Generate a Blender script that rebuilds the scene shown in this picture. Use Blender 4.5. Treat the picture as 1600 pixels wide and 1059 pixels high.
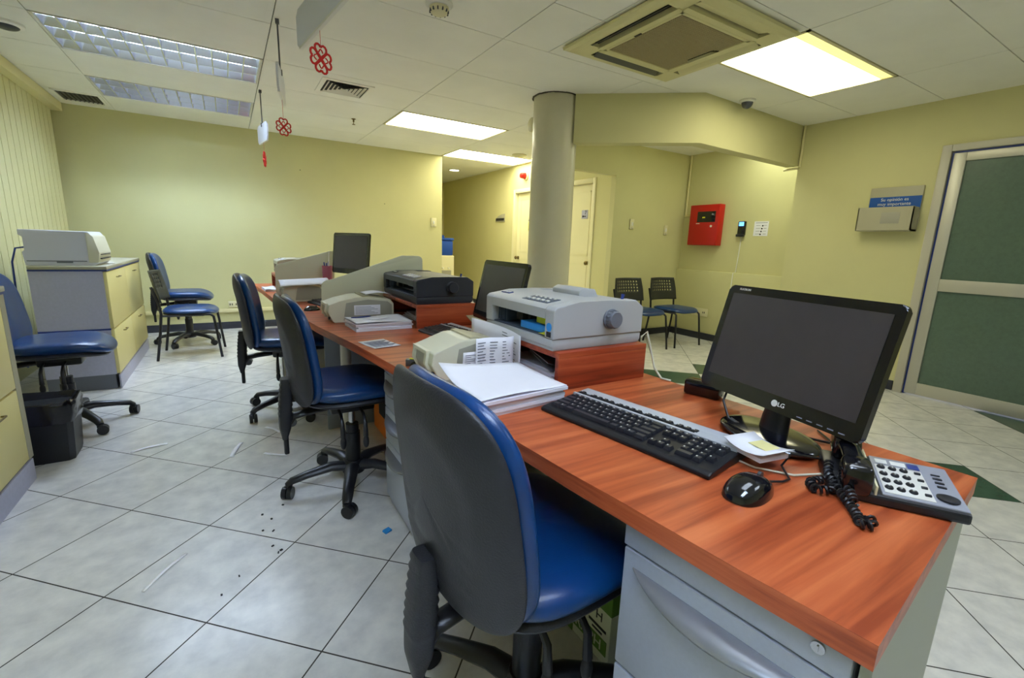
import bpy, bmesh, math, random
from mathutils import Vector, Matrix
PI = math.pi
C = bpy.context.scene.collection
SC = bpy.context.scene
for o in list(bpy.data.objects):
    bpy.data.objects.remove(o, do_unlink=True)

# ------------------------------------------------------------------ camera
cam_data = bpy.data.cameras.new('camera')
cam_data.sensor_width = 36.0
cam_data.lens = 716.58 * 36.0 / 1600.0
cam_data.clip_start = 0.02
cam = bpy.data.objects.new('camera', cam_data)
C.objects.link(cam)
right = (0.85380619, -0.51947452, 0.03407652)
up = (0.07624521, 0.18953091, 0.97890996)
fwd = (0.51497733, 0.83320121, -0.2014301)
M = Matrix.Identity(4)
for i in range(3):
    M[i][0] = right[i]; M[i][1] = up[i]; M[i][2] = -fwd[i]
M[2][3] = 1.13
cam.matrix_world = M
SC.camera = cam
# ------------------------------------------------------------------ world, exposure
w = bpy.data.worlds.new('world'); SC.world = w; w.use_nodes = True
w.node_tree.nodes['Background'].inputs[0].default_value = (0.8, 0.85, 1.0, 1)
w.node_tree.nodes['Background'].inputs[1].default_value = 0.35
SC.view_settings.view_transform = 'Standard'
SC.view_settings.look = 'None'
SC.view_settings.gamma = 1.0
SC.view_settings.use_curve_mapping = False
SC.view_settings.exposure = 0.93
SC.cycles.use_denoising = True
SC.cycles.max_bounces = 10
SC.cycles.diffuse_bounces = 6
SC.cycles.sample_clamp_indirect = 6.0
random.seed(7)
PANEL_E = 5.0      # strength of the prismatic ceiling panels
TUBE_E = 60.0      # strength of the tubes in the louvred fittings

# ------------------------------------------------------------------ materials
def s2l(c):
    c = c / 255.0
    return c / 12.92 if c <= 0.04045 else ((c + 0.055) / 1.055) ** 2.4
MATS = {}
def mat(name, rgb, rough=0.5, metal=0.0, var=0.0, vscale=8.0, bump=0.0, bscale=60.0, coat=0.0,
        emit=0.0, trans=0.0, alpha=1.0, ior=1.45, spec=0.5, stretch=(1, 1, 1), hue=None):
    if name in MATS: return MATS[name]
    m = bpy.data.materials.new(name); m.use_nodes = True; MATS[name] = m
    nt = m.node_tree; b = nt.nodes['Principled BSDF']
    col = (s2l(rgb[0]), s2l(rgb[1]), s2l(rgb[2]), 1)
    b.inputs['Base Color'].default_value = col
    b.inputs['Roughness'].default_value = rough
    b.inputs['Metallic'].default_value = metal
    b.inputs['IOR'].default_value = ior
    b.inputs['Specular IOR Level'].default_value = spec
    b.inputs['Coat Weight'].default_value = coat
    b.inputs['Coat Roughness'].default_value = 0.1
    b.inputs['Transmission Weight'].default_value = trans
    b.inputs['Alpha'].default_value = alpha
    if emit:
        b.inputs['Emission Color'].default_value = col
        b.inputs['Emission Strength'].default_value = emit
    if var or bump:
        tc = nt.nodes.new('ShaderNodeTexCoord'); mp = nt.nodes.new('ShaderNodeMapping')
        mp.inputs['Scale'].default_value = stretch
        nt.links.new(tc.outputs['Object'], mp.inputs[0])
    if var:
        n = nt.nodes.new('ShaderNodeTexNoise'); n.inputs['Scale'].default_value = vscale
        n.inputs['Detail'].default_value = 6; n.inputs['Roughness'].default_value = 0.6
        nt.links.new(mp.outputs[0], n.inputs['Vector'])
        r = nt.nodes.new('ShaderNodeValToRGB')
        r.color_ramp.elements[0].position = 0.3; r.color_ramp.elements[1].position = 0.7
        h = hue or (1, 1, 1)
        r.color_ramp.elements[0].color = tuple(col[i] * (1 - var) * h[i] for i in range(3)) + (1,)
        r.color_ramp.elements[1].color = tuple(min(1, col[i] * (1 + var)) for i in range(3)) + (1,)
        nt.links.new(n.outputs['Fac'], r.inputs[0]); nt.links.new(r.outputs[0], b.inputs['Base Color'])
    if bump:
        n2 = nt.nodes.new('ShaderNodeTexNoise'); n2.inputs['Scale'].default_value = bscale
        n2.inputs['Detail'].default_value = 4
        nt.links.new(mp.outputs[0], n2.inputs['Vector'])
        bp = nt.nodes.new('ShaderNodeBump'); bp.inputs['Strength'].default_value = bump
        bp.inputs['Distance'].default_value = 0.002
        nt.links.new(n2.outputs['Fac'], bp.inputs['Height']); nt.links.new(bp.outputs[0], b.inputs['Normal'])
    return m

def wood(name, rot, base=(168, 80, 42), dark=(132, 54, 26), light=(192, 104, 60), sc=(1.0, 20, 20)):
    m = bpy.data.materials.new(name); m.use_nodes = True; nt = m.node_tree; MATS[name] = m
    b = nt.nodes['Principled BSDF']; b.inputs['Roughness'].default_value = 0.36
    b.inputs['Specular IOR Level'].default_value = 0.4
    tc = nt.nodes.new('ShaderNodeTexCoord'); mp = nt.nodes.new('ShaderNodeMapping')
    mp.inputs['Rotation'].default_value = rot
    mp.inputs['Scale'].default_value = sc
    nt.links.new(tc.outputs['Object'], mp.inputs[0])
    n = nt.nodes.new('ShaderNodeTexNoise'); n.inputs['Scale'].default_value = 1.6
    n.inputs['Detail'].default_value = 7; n.inputs['Distortion'].default_value = 0.35
    n.inputs['Roughness'].default_value = 0.55
    nt.links.new(mp.outputs[0], n.inputs['Vector'])
    r = nt.nodes.new('ShaderNodeValToRGB'); cr = r.color_ramp
    cr.elements[0].position = 0.34; cr.elements[1].position = 0.68
    cr.elements[0].color = tuple(s2l(v) for v in dark) + (1,)
    cr.elements[1].color = tuple(s2l(v) for v in light) + (1,)
    e = cr.elements.new(0.5); e.color = tuple(s2l(v) for v in base) + (1,)
    nt.links.new(n.outputs['Fac'], r.inputs[0]); nt.links.new(r.outputs[0], b.inputs['Base Color'])
    return m

WALL = mat('wall_paint', (203, 199, 148), 0.75, var=0.04, vscale=1.5, bump=0.12, bscale=120)
WALLD = mat('wall_paint_corridor', (212, 207, 152), 0.7, var=0.03, vscale=1.5)
CEIL = mat('ceiling_tile', (238, 238, 230), 0.85, var=0.035, vscale=2.5, bump=0.25, bscale=160)
PLENUM = mat('ceiling_gap', (62, 58, 46), 0.9)
TILE = mat('floor_tile', (214, 212, 207), 0.2, var=0.13, vscale=11, hue=(0.97, 0.98, 1.02), spec=0.5)
TILEG = mat('floor_tile_green', (62, 88, 72), 0.2, var=0.2, vscale=9)
GROUT = mat('floor_grout', (64, 60, 54), 0.9)
SKIRT = mat('skirting_dark', (44, 46, 54), 0.45)
CREAMP = mat('cream_paint', (222, 214, 164), 0.5)
DOORP = mat('door_paint', (232, 226, 184), 0.4)
ALU = mat('aluminium', (190, 188, 176), 0.42, metal=0.35)
GREENG = mat('green_film_glass', (86, 106, 92), 0.32, var=0.1, vscale=40, coat=0.3)
BLACK = mat('black_plastic', (24, 25, 30), 0.38, bump=0.1, bscale=300)
BLACKM = mat('black_textured_plastic', (33, 34, 41), 0.45, var=0.22, vscale=9, bump=0.4, bscale=260)
GLOSSB = mat('gloss_black', (12, 13, 20), 0.12, coat=0.5)
SCREEN = mat('screen_off', (60, 55, 55), 0.38, var=0.05, vscale=30)
BLUE = mat('blue_vinyl', (5, 52, 104), 0.3, var=0.12, vscale=7, bump=0.12, bscale=220, coat=0.15)
STEELG = mat('steel_dark', (90, 92, 98), 0.35, metal=0.8)
CHROME = mat('chrome', (190, 192, 196), 0.18, metal=1.0)
CABG = mat('cabinet_grey', (184, 185, 206), 0.6, var=0.05, vscale=60)
CABY = mat('cabinet_cream', (226, 214, 146), 0.45)
BLUEL = mat('edge_blue', (38, 58, 128), 0.4)
PEDG = mat('pedestal_grey', (178, 184, 200), 0.35, metal=0.15, var=0.03, vscale=120)
PEDS = mat('pedestal_silver', (150, 152, 158), 0.26, metal=0.5)
PANEL = mat('desk_panel_grey', (168, 172, 160), 0.55)
SUPPORT = mat('desk_support_bluegrey', (134, 146, 166), 0.55)
WHITEM = mat('white_metal', (212, 210, 200), 0.4)
WOODX = wood('wood_top', (0, 0, 0.12))
WOODR = wood('wood_riser', (0, 0, 0.05), base=(150, 60, 32), dark=(98, 34, 16), light=(176, 84, 48))
WOODE = wood('wood_edge', (0, 0, 0), sc=(20, 1.0, 40), base=(172, 82, 44), dark=(140, 60, 32), light=(190, 98, 58))
PAPER = mat('paper', (232, 232, 240), 0.8, var=0.02, vscale=5)
PAPERE = mat('paper_edges', (226, 226, 238), 0.85, var=0.1, vscale=30, stretch=(0.2, 0.2, 14))
PAPERW = mat('paper_white', (252, 252, 254), 0.6)
INK = mat('ink_grey', (118, 120, 134), 0.8)
PGREY = mat('printer_grey', (176, 178, 180), 0.45)
PGREYD = mat('printer_grey_dark', (108, 112, 122), 0.45)
PBLK = mat('printer_black', (44, 47, 56), 0.42)
PIN = mat('printer_inside', (70, 82, 100), 0.4)
PWHITE = mat('printer_white', (206, 208, 220), 0.4)
SCAN = mat('scanner_cream', (208, 206, 184), 0.45)
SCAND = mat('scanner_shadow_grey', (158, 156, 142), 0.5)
SMOKE = mat('smoked_cover', (186, 180, 146), 0.45, alpha=0.55)
FROST = mat('frosted_acrylic', (222, 224, 204), 0.45, trans=0.12, alpha=0.95, ior=1.2)
ACRYL = mat('sign_acrylic', (230, 232, 240), 0.5, trans=0.12, alpha=0.92, ior=1.2)
RED = mat('red_paint', (186, 26, 18), 0.35)
REDP = mat('red_paper', (196, 28, 24), 0.6)
WHITE = mat('white_plastic', (226, 226, 220), 0.4)
CREAMPL = mat('cream_plastic', (216, 210, 172), 0.45)
ACC = mat('ac_casing', (214, 208, 156), 0.45)
ACGR = mat('ac_grille', (146, 136, 100), 0.7)
DARK = mat('dark_slot', (26, 27, 32), 0.6)
FILLC = mat('added_panel_cool_glow', (226, 238, 255), 0.5, emit=PANEL_E * 0.85)  # glow of the added fill panels above and behind the viewer
FILLW = mat('added_panel_weak_glow', (246, 250, 228), 0.5, emit=PANEL_E * 0.55)  # glow of the added alcove fill panel
LIGHTS = mat('light_panel_strong_glow', (255, 250, 216), 0.5, emit=PANEL_E * 1.5)
LIGHTP = mat('light_panel_glow', (255, 250, 216), 0.5, emit=PANEL_E)
LIGHTF = mat('light_panel_prism', (238, 232, 150), 0.35, emit=0.55)
TUBE = mat('tube_glow', (206, 226, 255), 0.5, emit=TUBE_E)
LOUV = mat('louvre_mirror', (222, 226, 236), 0.18, metal=1.0)
YEL = mat('sign_yellow', (214, 214, 36), 0.5)
LIME = mat('box_lime', (190, 206, 20), 0.5)
CYAN = mat('box_cyan', (40, 140, 214), 0.5)
ORANGE = mat('orange_box', (226, 122, 36), 0.6)
KGREEN = mat('carton_green', (84, 122, 36), 0.6)
KWHITE = mat('carton_white', (206, 210, 186), 0.65)
SIGNB = mat('sign_blue', (24, 84, 168), 0.4)
SIGNG = mat('box_grey', (168, 164, 140), 0.5)
PINK = mat('pink_holder', (168, 96, 116), 0.4)
COOLB = mat('cooler_blue', (26, 70, 158), 0.3)
BLIND = mat('blind_fabric', (204, 200, 152), 0.8, var=0.03, vscale=3)
BRASS = mat('knob_brass', (120, 104, 60), 0.35, metal=0.7)
PHONEG = mat('phone_grey', (142, 144, 154), 0.4)
PHONEL = mat('phone_light', (214, 212, 206), 0.45)
KEYM = mat('key_black', (34, 36, 44), 0.35)
SILV = mat('keyboard_silver', (178, 182, 188), 0.4)
LEDB = mat('device_screen_glow', (90, 170, 255), 0.4, emit=1.6)
BAG = mat('bin_bag', (18, 18, 26), 0.16, bump=0.6, bscale=22)
CONCAVE = mat('cable_white', (206, 206, 186), 0.5)
PSILV = mat('paint_silver_frame', (188, 184, 168), 0.4)

# ------------------------------------------------------------------ mesh helpers
class MB:
    def __init__(s):
        s.bm = bmesh.new(); s.mi = 0
    def _new(s, before):
        f = [x for x in s.bm.faces if x.index == -1 or x not in before]
        return f
    def _post(s, verts, rot=None, loc=(0, 0, 0)):
        for v in verts:
            if rot is not None: v.co = rot @ v.co
            v.co += Vector(loc)
    def box(s, c, d, rot=None, bev=0.0, seg=2, mi=0):
        r = bmesh.ops.create_cube(s.bm, size=1.0)
        vs = r['verts']
        for v in vs: v.co = Vector((v.co.x * d[0], v.co.y * d[1], v.co.z * d[2]))
        fs = set(f for v in vs for f in v.link_faces)
        if bev > 0:
            es = list(set(e for v in vs for e in v.link_edges))
            rr = bmesh.ops.bevel(s.bm, geom=es, offset=bev, segments=seg, affect='EDGES', profile=0.5)
            vs = list(set(v for f in rr['faces'] for v in f.verts) | set(v for v in vs if v.is_valid))
            fs = set(f for v in vs for f in v.link_faces)
        for f in fs: f.material_index = mi
        s._post(vs, rot, c); return s
    def span(s, x0, x1, y0, y1, z0, z1, bev=0.0, mi=0, seg=2):
        return s.box(((x0 + x1) / 2, (y0 + y1) / 2, (z0 + z1) / 2), (abs(x1 - x0), abs(y1 - y0), abs(z1 - z0)), None, bev, seg, mi)
    def loft(s, rings, cap0=True, cap1=True, closed=True, mi=0, smooth=True):
        vr = [[s.bm.verts.new(p) for p in r] for r in rings]
        n = len(vr[0]); m = n if closed else n - 1
        for a, b in zip(vr[:-1], vr[1:]):
            for i in range(m):
                j = (i + 1) % n
                try:
                    f = s.bm.faces.new((a[i], a[j], b[j], b[i])); f.material_index = mi; f.smooth = smooth
                except ValueError: pass
        if cap0: 
            f = s.bm.faces.new(list(reversed(vr[0]))); f.material_index = mi
        if cap1:
            f = s.bm.faces.new(vr[-1]); f.material_index = mi
        return s
    def tube(s, pts, r, seg=8, mi=0, flat=None, closed=False):
        pts = [Vector(p) for p in pts]; rings = []
        n = len(pts); prev = None
        for i, p in enumerate(pts):
            if closed: t = pts[(i + 1) % n] - pts[i - 1]
            else: t = pts[min(i + 1, n - 1)] - pts[max(i - 1, 0)]
            t.normalize()
            if prev is None:
                u = t.cross(Vector((0, 0, 1)))
                if u.length < 1e-3: u = t.cross(Vector((1, 0, 0)))
            else:
                u = prev - t * prev.dot(t)
                if u.length < 1e-6: u = t.orthogonal()
            u.normalize(); prev = u; v = t.cross(u)
            rr = r[i] if isinstance(r, (list, tuple)) else r
            k = flat if flat else 1.0
            rings.append([p + (u * math.cos(a) + v * math.sin(a) * k) * rr for a in [2 * PI * q / seg for q in range(seg)]])
        if closed:
            rings.append(rings[0]); return s.loft(rings, False, False, mi=mi)
        return s.loft(rings, mi=mi)
    def cyl(s, p0, p1, r0, r1=None, seg=20, mi=0):
        r1 = r0 if r1 is None else r1
        return s.tube([p0, p1], [r0, r1], seg, mi)
    def lathe(s, prof, c=(0, 0, 0), seg=28, mi=0, rot=None):
        rings = []
        for r, z in prof:
            ring = []
            for q in range(seg):
                a = 2 * PI * q / seg
                p = Vector((max(r, 1e-4) * math.cos(a), max(r, 1e-4) * math.sin(a), z))
                if rot is not None: p = rot @ p
                ring.append(p + Vector(c))
            rings.append(ring)
        return s.loft(rings, mi=mi)
    def prism(s, poly, fn, a, b, mi=0, bev=0.0, smooth=False):
        """poly 2D extruded from a to b; fn(u,v,w)->xyz"""
        r0 = [s.bm.verts.new(fn(u, v, a)) for u, v in poly]; r1 = [s.bm.verts.new(fn(u, v, b)) for u, v in poly]
        n = len(poly); fs = []
        for i in range(n):
            j = (i + 1) % n
            f = s.bm.faces.new((r0[i], r0[j], r1[j], r1[i])); f.smooth = smooth; fs.append(f)
        fs.append(s.bm.faces.new(list(reversed(r0)))); fs.append(s.bm.faces.new(r1))
        for f in fs: f.material_index = mi
        if bev > 0:
            es = list(set(e for v in r0 + r1 for e in v.link_edges))
            bmesh.ops.bevel(s.bm, geom=es, offset=bev, segments=2, affect='EDGES', profile=0.5)
        return s
    def pillow(s, w, d, t, n=2.6, egg=0.0, edge=0.35, fn=None, seg=40, rings=9, mi=0, flatback=False):
        """closed cushion: outline superellipse w x d, thickness t, mapped by fn(u,v,h)"""
        R = []
        for k in range(rings + 1):
            ph = -PI / 2 + PI * k / rings
            sc = abs(math.cos(ph)) ** edge; h = math.sin(ph) * t / 2
            if flatback and h < 0: h *= 0.25
            ring = []
            for q in range(seg):
                a = 2 * PI * q / seg; ca, sa = math.cos(a), math.sin(a)
                u = math.copysign(abs(ca) ** (2 / n), ca) * w / 2; v = math.copysign(abs(sa) ** (2 / n), sa) * d / 2
                u *= 1 - egg * (v / (d / 2))
                s0 = max(sc, 0.02)
                ring.append(Vector(fn(u * s0, v * s0, h) if fn else (u * s0, v * s0, h)))
            R.append(ring)
        return s.loft(R, mi=mi)
    def surf(s, fn, nu, nv, mi=0, smooth=True, skip=None):
        g = [[s.bm.verts.new(fn(i / nu, j / nv)) for j in range(nv + 1)] for i in range(nu + 1)]
        for i in range(nu):
            for j in range(nv):
                if skip and skip(i, j): continue
                f = s.bm.faces.new((g[i][j], g[i + 1][j], g[i + 1][j + 1], g[i][j + 1])); f.smooth = smooth; f.material_index = mi
        return s
    def build(s, name, m, parent=None, solid=0.0, loc=None, smooth_angle=True):
        me = bpy.data.meshes.new(name)
        bmesh.ops.recalc_face_normals(s.bm, faces=s.bm.faces)
        s.bm.to_mesh(me); s.bm.free()
        ms = m if isinstance(m, (list, tuple)) else [m]
        for x in ms: me.materials.append(x)
        try: me.set_sharp_from_angle(angle=math.radians(42))
        except Exception: pass
        o = bpy.data.objects.new(name, me); C.objects.link(o)
        if parent is not None: o.parent = parent
        if loc is not None: o.location = loc
        if solid:
            md = o.modifiers.new('thick', 'SOLIDIFY'); md.thickness = solid; md.offset = 0
        return o

def thing(name, label, cat, loc=(0, 0, 0), rz=0.0, group=None):
    o = bpy.data.objects.new(name, None); C.objects.link(o)
    o.empty_display_size = 0.1
    o.location = loc; o.rotation_euler = (0, 0, rz)
    o['label'] = label; o['category'] = cat
    if group: o['group'] = group
    return o
def tag(o, label, cat, group=None, kind=None):
    o['label'] = label; o['category'] = cat
    if group: o['group'] = group
    if kind: o['kind'] = kind
    return o
def structure(o):
    o['kind'] = 'structure'; return o
def dup(root, loc, rz, label, group=None):
    r = root.copy(); C.objects.link(r); r.location = loc; r.rotation_euler = (0, 0, rz); r['label'] = label
    if group: r['group'] = group
    for ch in list(root.children):
        c = ch.copy(); C.objects.link(c); c.parent = r
        for g in list(ch.children):
            d = g.copy(); C.objects.link(d); d.parent = c
    return r
def text(name, body, size, m, parent, org, rt, upv, depth=0.0006, align='CENTER', label=None):
    cu = bpy.data.curves.new(name, 'FONT'); cu.body = body; cu.size = size; cu.align_x = align; cu.align_y = 'CENTER'
    cu.extrude = depth; cu.resolution_u = 3
    tmp = bpy.data.objects.new(name, cu); C.objects.link(tmp)
    bpy.context.view_layer.update()
    me = bpy.data.meshes.new_from_object(tmp.evaluated_get(bpy.context.evaluated_depsgraph_get()))
    bpy.data.objects.remove(tmp, do_unlink=True)
    rt = Vector(rt).normalized(); upv = Vector(upv).normalized(); nn = rt.cross(upv)
    Mx = Matrix(((rt.x, upv.x, nn.x, org[0]), (rt.y, upv.y, nn.y, org[1]), (rt.z, upv.z, nn.z, org[2]), (0, 0, 0, 1)))
    me.transform(Mx); me.materials.clear(); me.materials.append(m); me.name = name
    o = bpy.data.objects.new(name, me); C.objects.link(o); o.parent = parent
    if label: o['label'] = label
    return o
def RX(a): return Matrix.Rotation(a, 3, 'X')
def RY(a): return Matrix.Rotation(a, 3, 'Y')
def RZ(a): return Matrix.Rotation(a, 3, 'Z')

# ------------------------------------------------------------------ room shell
XL, XR, XN, YB, YC, H = -1.40, 4.86, 5.28, 6.54, 9.40, 2.35
YF = -2.2
# floor: diagonal tiles, each with its own edge, on a dark grout bed
fm = bmesh.new()
p0 = Vector((-0.138, 1.447)); ang = math.radians(-44.15)
TU, TV = 0.3865, 0.390
eu = Vector((math.cos(ang), math.sin(ang))); ev = Vector((-math.sin(ang), math.cos(ang)))
GREENS = {(7, 4), (4, 8), (3, 8), (5, 9), (10, 7), (10, 6), (6, 5), (2, 7), (8, 3)}
GREENS = {(7, 4), (4, 8), (5, 9), (10, 7), (10, 6), (3, 8), (2, 6)}
for i in range(-14, 22):
    for j in range(-12, 26):
        # layout drifts slightly on the customer side
        g = 0.0022
        cs = [(i * TU + g, j * TV + g), ((i + 1) * TU - g, j * TV + g), ((i + 1) * TU - g, (j + 1) * TV - g), (i * TU + g, (j + 1) * TV - g)]
        ps = [p0 + eu * a + ev * b for a, b in cs]
        cx = sum(p.x for p in ps) / 4; cy = sum(p.y for p in ps) / 4
        if cx < XL - .3 or cx > XN + .3 or cy < YF - .3 or cy > YC + .3: continue
        f = fm.faces.new([fm.verts.new((p.x, p.y, 0)) for p in ps])
        f.material_index = 1 if (i, j) in GREENS else 0
for co, no in (((XL, 0, 0), (-1, 0, 0)), ((XN, 0, 0), (1, 0, 0)), ((0, YF, 0), (0, -1, 0)), ((0, YC, 0), (0, 1, 0))):
    bmesh.ops.bisect_plane(fm, geom=list(fm.verts) + list(fm.edges) + list(fm.faces), plane_co=co, plane_no=no, clear_outer=True)
vs = [fm.verts.new(p) for p in ((XL, YF, -0.0015), (XN, YF, -0.0015), (XN, YC, -0.0015), (XL, YC, -0.0015))]
f = fm.faces.new(vs); f.material_index = 2
me = bpy.data.meshes.new('floor'); fm.to_mesh(me); fm.free()
for x in (TILE, TILEG, GROUT): me.materials.append(x)
flo = bpy.data.objects.new('floor', me); C.objects.link(flo); structure(flo)

# ceiling: suspended tiles with dark joints, cells left open for the fittings
XG = [-1.40, -0.88, 0.32, 1.525, 2.73, 3.96, 5.28]
YL = [-2.2, -1.75, -1.12, -0.5, 0.13, 0.77, 1.41, 2.05, 2.69, 3.33, 3.98, 4.62, 5.27, 5.91, 6.54, 7.18, 7.82, 8.46, 9.1, 9.4]
FIX1 = (-0.88, 0.32, 3.98, 4.62); FIX2 = (-0.88, 0.32, 5.27, 5.91)
PAN1 = (1.525, 2.73, 4.62, 5.27); PAN2 = (2.73, 3.96, 5.91, 6.54)
PAN3 = (2.84, 4.02, 1.58, 2.17)
FIX_FILL = (-0.88, 0.32, -0.5, 0.13); PAN_FILL_REAR = (1.525, 2.73, -1.12, -0.5)  # unseen fittings behind the viewer, added as fill light
PAN_FILL_ALCOVE = (3.96, 5.28, 2.69, 3.33)  # unseen panel added to brighten the alcove
PAN_FILL_TOP = (0.32, 1.525, 0.13, 0.77)  # unseen panel added over the viewer to brighten desk and floor
OPEN = [PAN_FILL_TOP, PAN_FILL_ALCOVE, FIX1, FIX2, PAN1, PAN2, PAN3, FIX_FILL, PAN_FILL_REAR]
cm = MB()
def ctile(x0, x1, y0, y1):
    for o in OPEN:
        if x0 > o[0] - .05 and x1 < o[1] + .05 and y0 > o[2] - .05 and y1 < o[3] + .05: return
    g = 0.0028
    if x1 - x0 < 0.02 or y1 - y0 < 0.02: return
    cm.span(x0 + g, x1 - g, y0 + g, y1 - g, H, H + 0.012)
for a, b in zip(XG[:-1], XG[1:]):
    for c, d in zip(YL[:-1], YL[1:]):
        if a >= 1.5 and d < 2.7: continue
        ctile(a, b, c, d)
XG2 = [1.525, 1.86, 2.84, 4.02, 5.28]; YL2 = [-2.2, -1.66, -1.12, -0.5, 0.0, 0.53, 1.05, 1.58, 2.17, 2.69]
OPEN.append((1.525, 2.84, -1.12, -0.5))
for a, b in zip(XG2[:-1], XG2[1:]):
    for c, d in zip(YL2[:-1], YL2[1:]): ctile(a, b, c, d)
OPEN.pop()
cm.span(2.73, 2.84, -1.12, -0.5, H, H + .012)
ceil = structure(cm.build('ceiling', CEIL))
pl = MB(); pl.span(XL, XN, YF, YC, H + 0.16, H + 0.2)
# thin plenum strips directly above the joints
for x in XG + XG2: pl.span(x - .012, x + .012, YF, YC, H + 0.013, H + 0.017)
for y in YL: pl.span(XL, XN if y > 2.6 else 1.525, y - .012, y + .012, H + 0.013, H + 0.017)
for y in (-1.66, -1.12, -.5, 0, .53, 1.05, 1.58, 2.17): pl.span(1.525, XN, y - .012, y + .012, H + 0.013, H + 0.017)
plo = pl.build('ceiling_plenum', PLENUM, ceil)

def wall(name, x0, x1, y0, y1, z0=0.0, z1=H + 0.2, m=WALL):
    b = MB(); b.span(x0, x1, y0, y1, z0, z1); return structure(b.build(name, m))
wall('wall_left', XL - .1, XL, YF, YB + .1)
wall('wall_back', XL, 2.75, YB, YB + 0.1)
wall('wall_front', XL - .1, XN + .1, YF - .1, YF)
wall('wall_corridor_left', 2.65, 2.75, YB + .1, YC + .1, m=WALLD)
wall('wall_corridor_end', 2.75, 4.0, YC, YC + .1, m=WALLD)
def wall_holes(name, X0, X1, y0, y1, holes, m=WALL):
    b = MB(); ys = y0
    for h0, h1, zb, zt in sorted(holes):
        b.span(X0, X1, ys, h0, 0, H + .2)
        b.span(X0, X1, h0, h1, zt, H + .2)
        if zb > 0: b.span(X0, X1, h0, h1, 0, zb)
        ys = h1
    b.span(X0, X1, ys, y1, 0, H + .2)
    return structure(b.build(name, m))
# door openings in the corridor wall at x = 4
wall_holes('wall_corridor_right', 4.0, 4.1, 4.33, YC, [(4.62, 5.38, 0, 1.95), (5.70, 6.52, 0, 1.95)], WALLD)
wall('wall_niche_back', 4.0, XN, 4.25, 4.33)
wall('wall_niche_header', 2.95, 4.0, 4.25, 4.33, 1.975, H)
wall('wall_niche_right', XN, XN + .1, 2.62, 4.33)
wall('wall_niche_side', XR, XN + .1, 2.54, 2.62)
wall_holes('wall_right', XR, XR + .1, YF, 2.54, [(0.22, 1.49, 0, 1.975)])
b = MB(); b.span(XN - .045, XN, 2.62, 4.25, 0, 0.885, bev=0.008); structure(b.build('trim_1', WALL))
# soffit beam from the column round to the right wall
b = MB()
b.prism([(2.52, 3.22), (3.30, 2.575), (XR, 2.62), (XR, 2.73), (3.345, 2.69), (2.60, 3.32)], lambda u, v, w_: (u, v, w_), 1.978, H)
structure(b.build('wall_soffit', WALL))
# column
b = MB(); b.lathe([(0.190, 0), (0.190, H)], (2.475, 3.425, 0), 48)
col_o = structure(b.build('wall_column', mat('column_enamel', (202, 198, 172), 0.34, var=0.02)))
for p in col_o.data.polygons: p.use_smooth = len(p.vertices) == 4
b = MB()
for k in range(40):
    a = 2 * PI * k / 40; r = 0.197 + random.uniform(-.004, .004)
    b.box((2.475 + r * math.cos(a), 3.425 + r * math.sin(a), H - .003), (0.012, 0.034, 0.004 + random.random() * .004), RZ(a))
b.build('ragged_joint', PLENUM, col_o)
# skirting
def skirt(name, x0, x1, y0, y1):
    b = MB(); b.span(x0, x1, y0, y1, 0, 0.085, bev=0.004); return structure(b.build(name, SKIRT))
skirt('baseboard_back', -1.2, 2.75, YB - .014, YB)
skirt('baseboard_niche_back', 4.0, XN - .05, 4.236, 4.25)
skirt('baseboard_niche_right', XN - .06, XN - .046, 2.63, 4.236)
skirt('baseboard_right', XR - .014, XR, 1.53, 2.54)
skirt('baseboard_right_front', XR - .014, XR, -2.1, 0.17)
skirt('baseboard_corridor', 3.986, 4.0, 6.57, YC)
# service trunking along the back wall
b = MB(); b.span(-1.1, 0.9, YB - .035, YB, 0.205, 0.25, bev=.004); structure(b.build('trim_2', CREAMP))

# ------------------------------------------------------------------ doors
# glazed aluminium door in the right wall
def glazed_door():
    fr = MB(); X0 = XR - .03; X1 = XR + .06
    fr.span(X0, X1, 1.46, 1.52, 0, 2.0, bev=.004); fr.span(X0, X1, 0.19, 0.25, 0, 2.0, bev=.004)
    fr.span(X0, X1, 0.25, 1.46, 1.95, 2.0, bev=.004)
    d = structure(fr.build('door_1', PSILV))
    l = MB(); X0 = XR - .012; X1 = XR + .03
    ya, yb = 0.27, 1.445
    l.span(X0, X1, yb - .075, yb, 0.01, 1.935, bev=.003); l.span(X0, X1, ya, ya + .075, 0.01, 1.935, bev=.003)
    l.span(X0, X1, ya + .075, yb - .075, 1.872, 1.935, bev=.003); l.span(X0, X1, ya + .075, yb - .075, 0.88, 0.975, bev=.003)
    l.span(X0, X1, ya + .075, yb - .075, 0.01, 0.11, bev=.003)
    lf = l.build('door_leaf', ALU, d); structure(lf)
    g = MB(); g.span(XR + .004, XR + .012, ya + .07, yb - .07, 0.105, 0.885); g.span(XR + .004, XR + .012, ya + .07, yb - .07, 0.97, 1.877)
    g.build('glass_panel', GREENG, lf)
    s_ = MB(); s_.span(XR - .006, XR + .05, yb, yb + .012, 0.0, 1.94); s_.span(XR - .006, XR + .05, ya, yb, 1.937, 1.948)
    s_.build('rubber_seal', BLUEL, d)
glazed_door()
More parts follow.
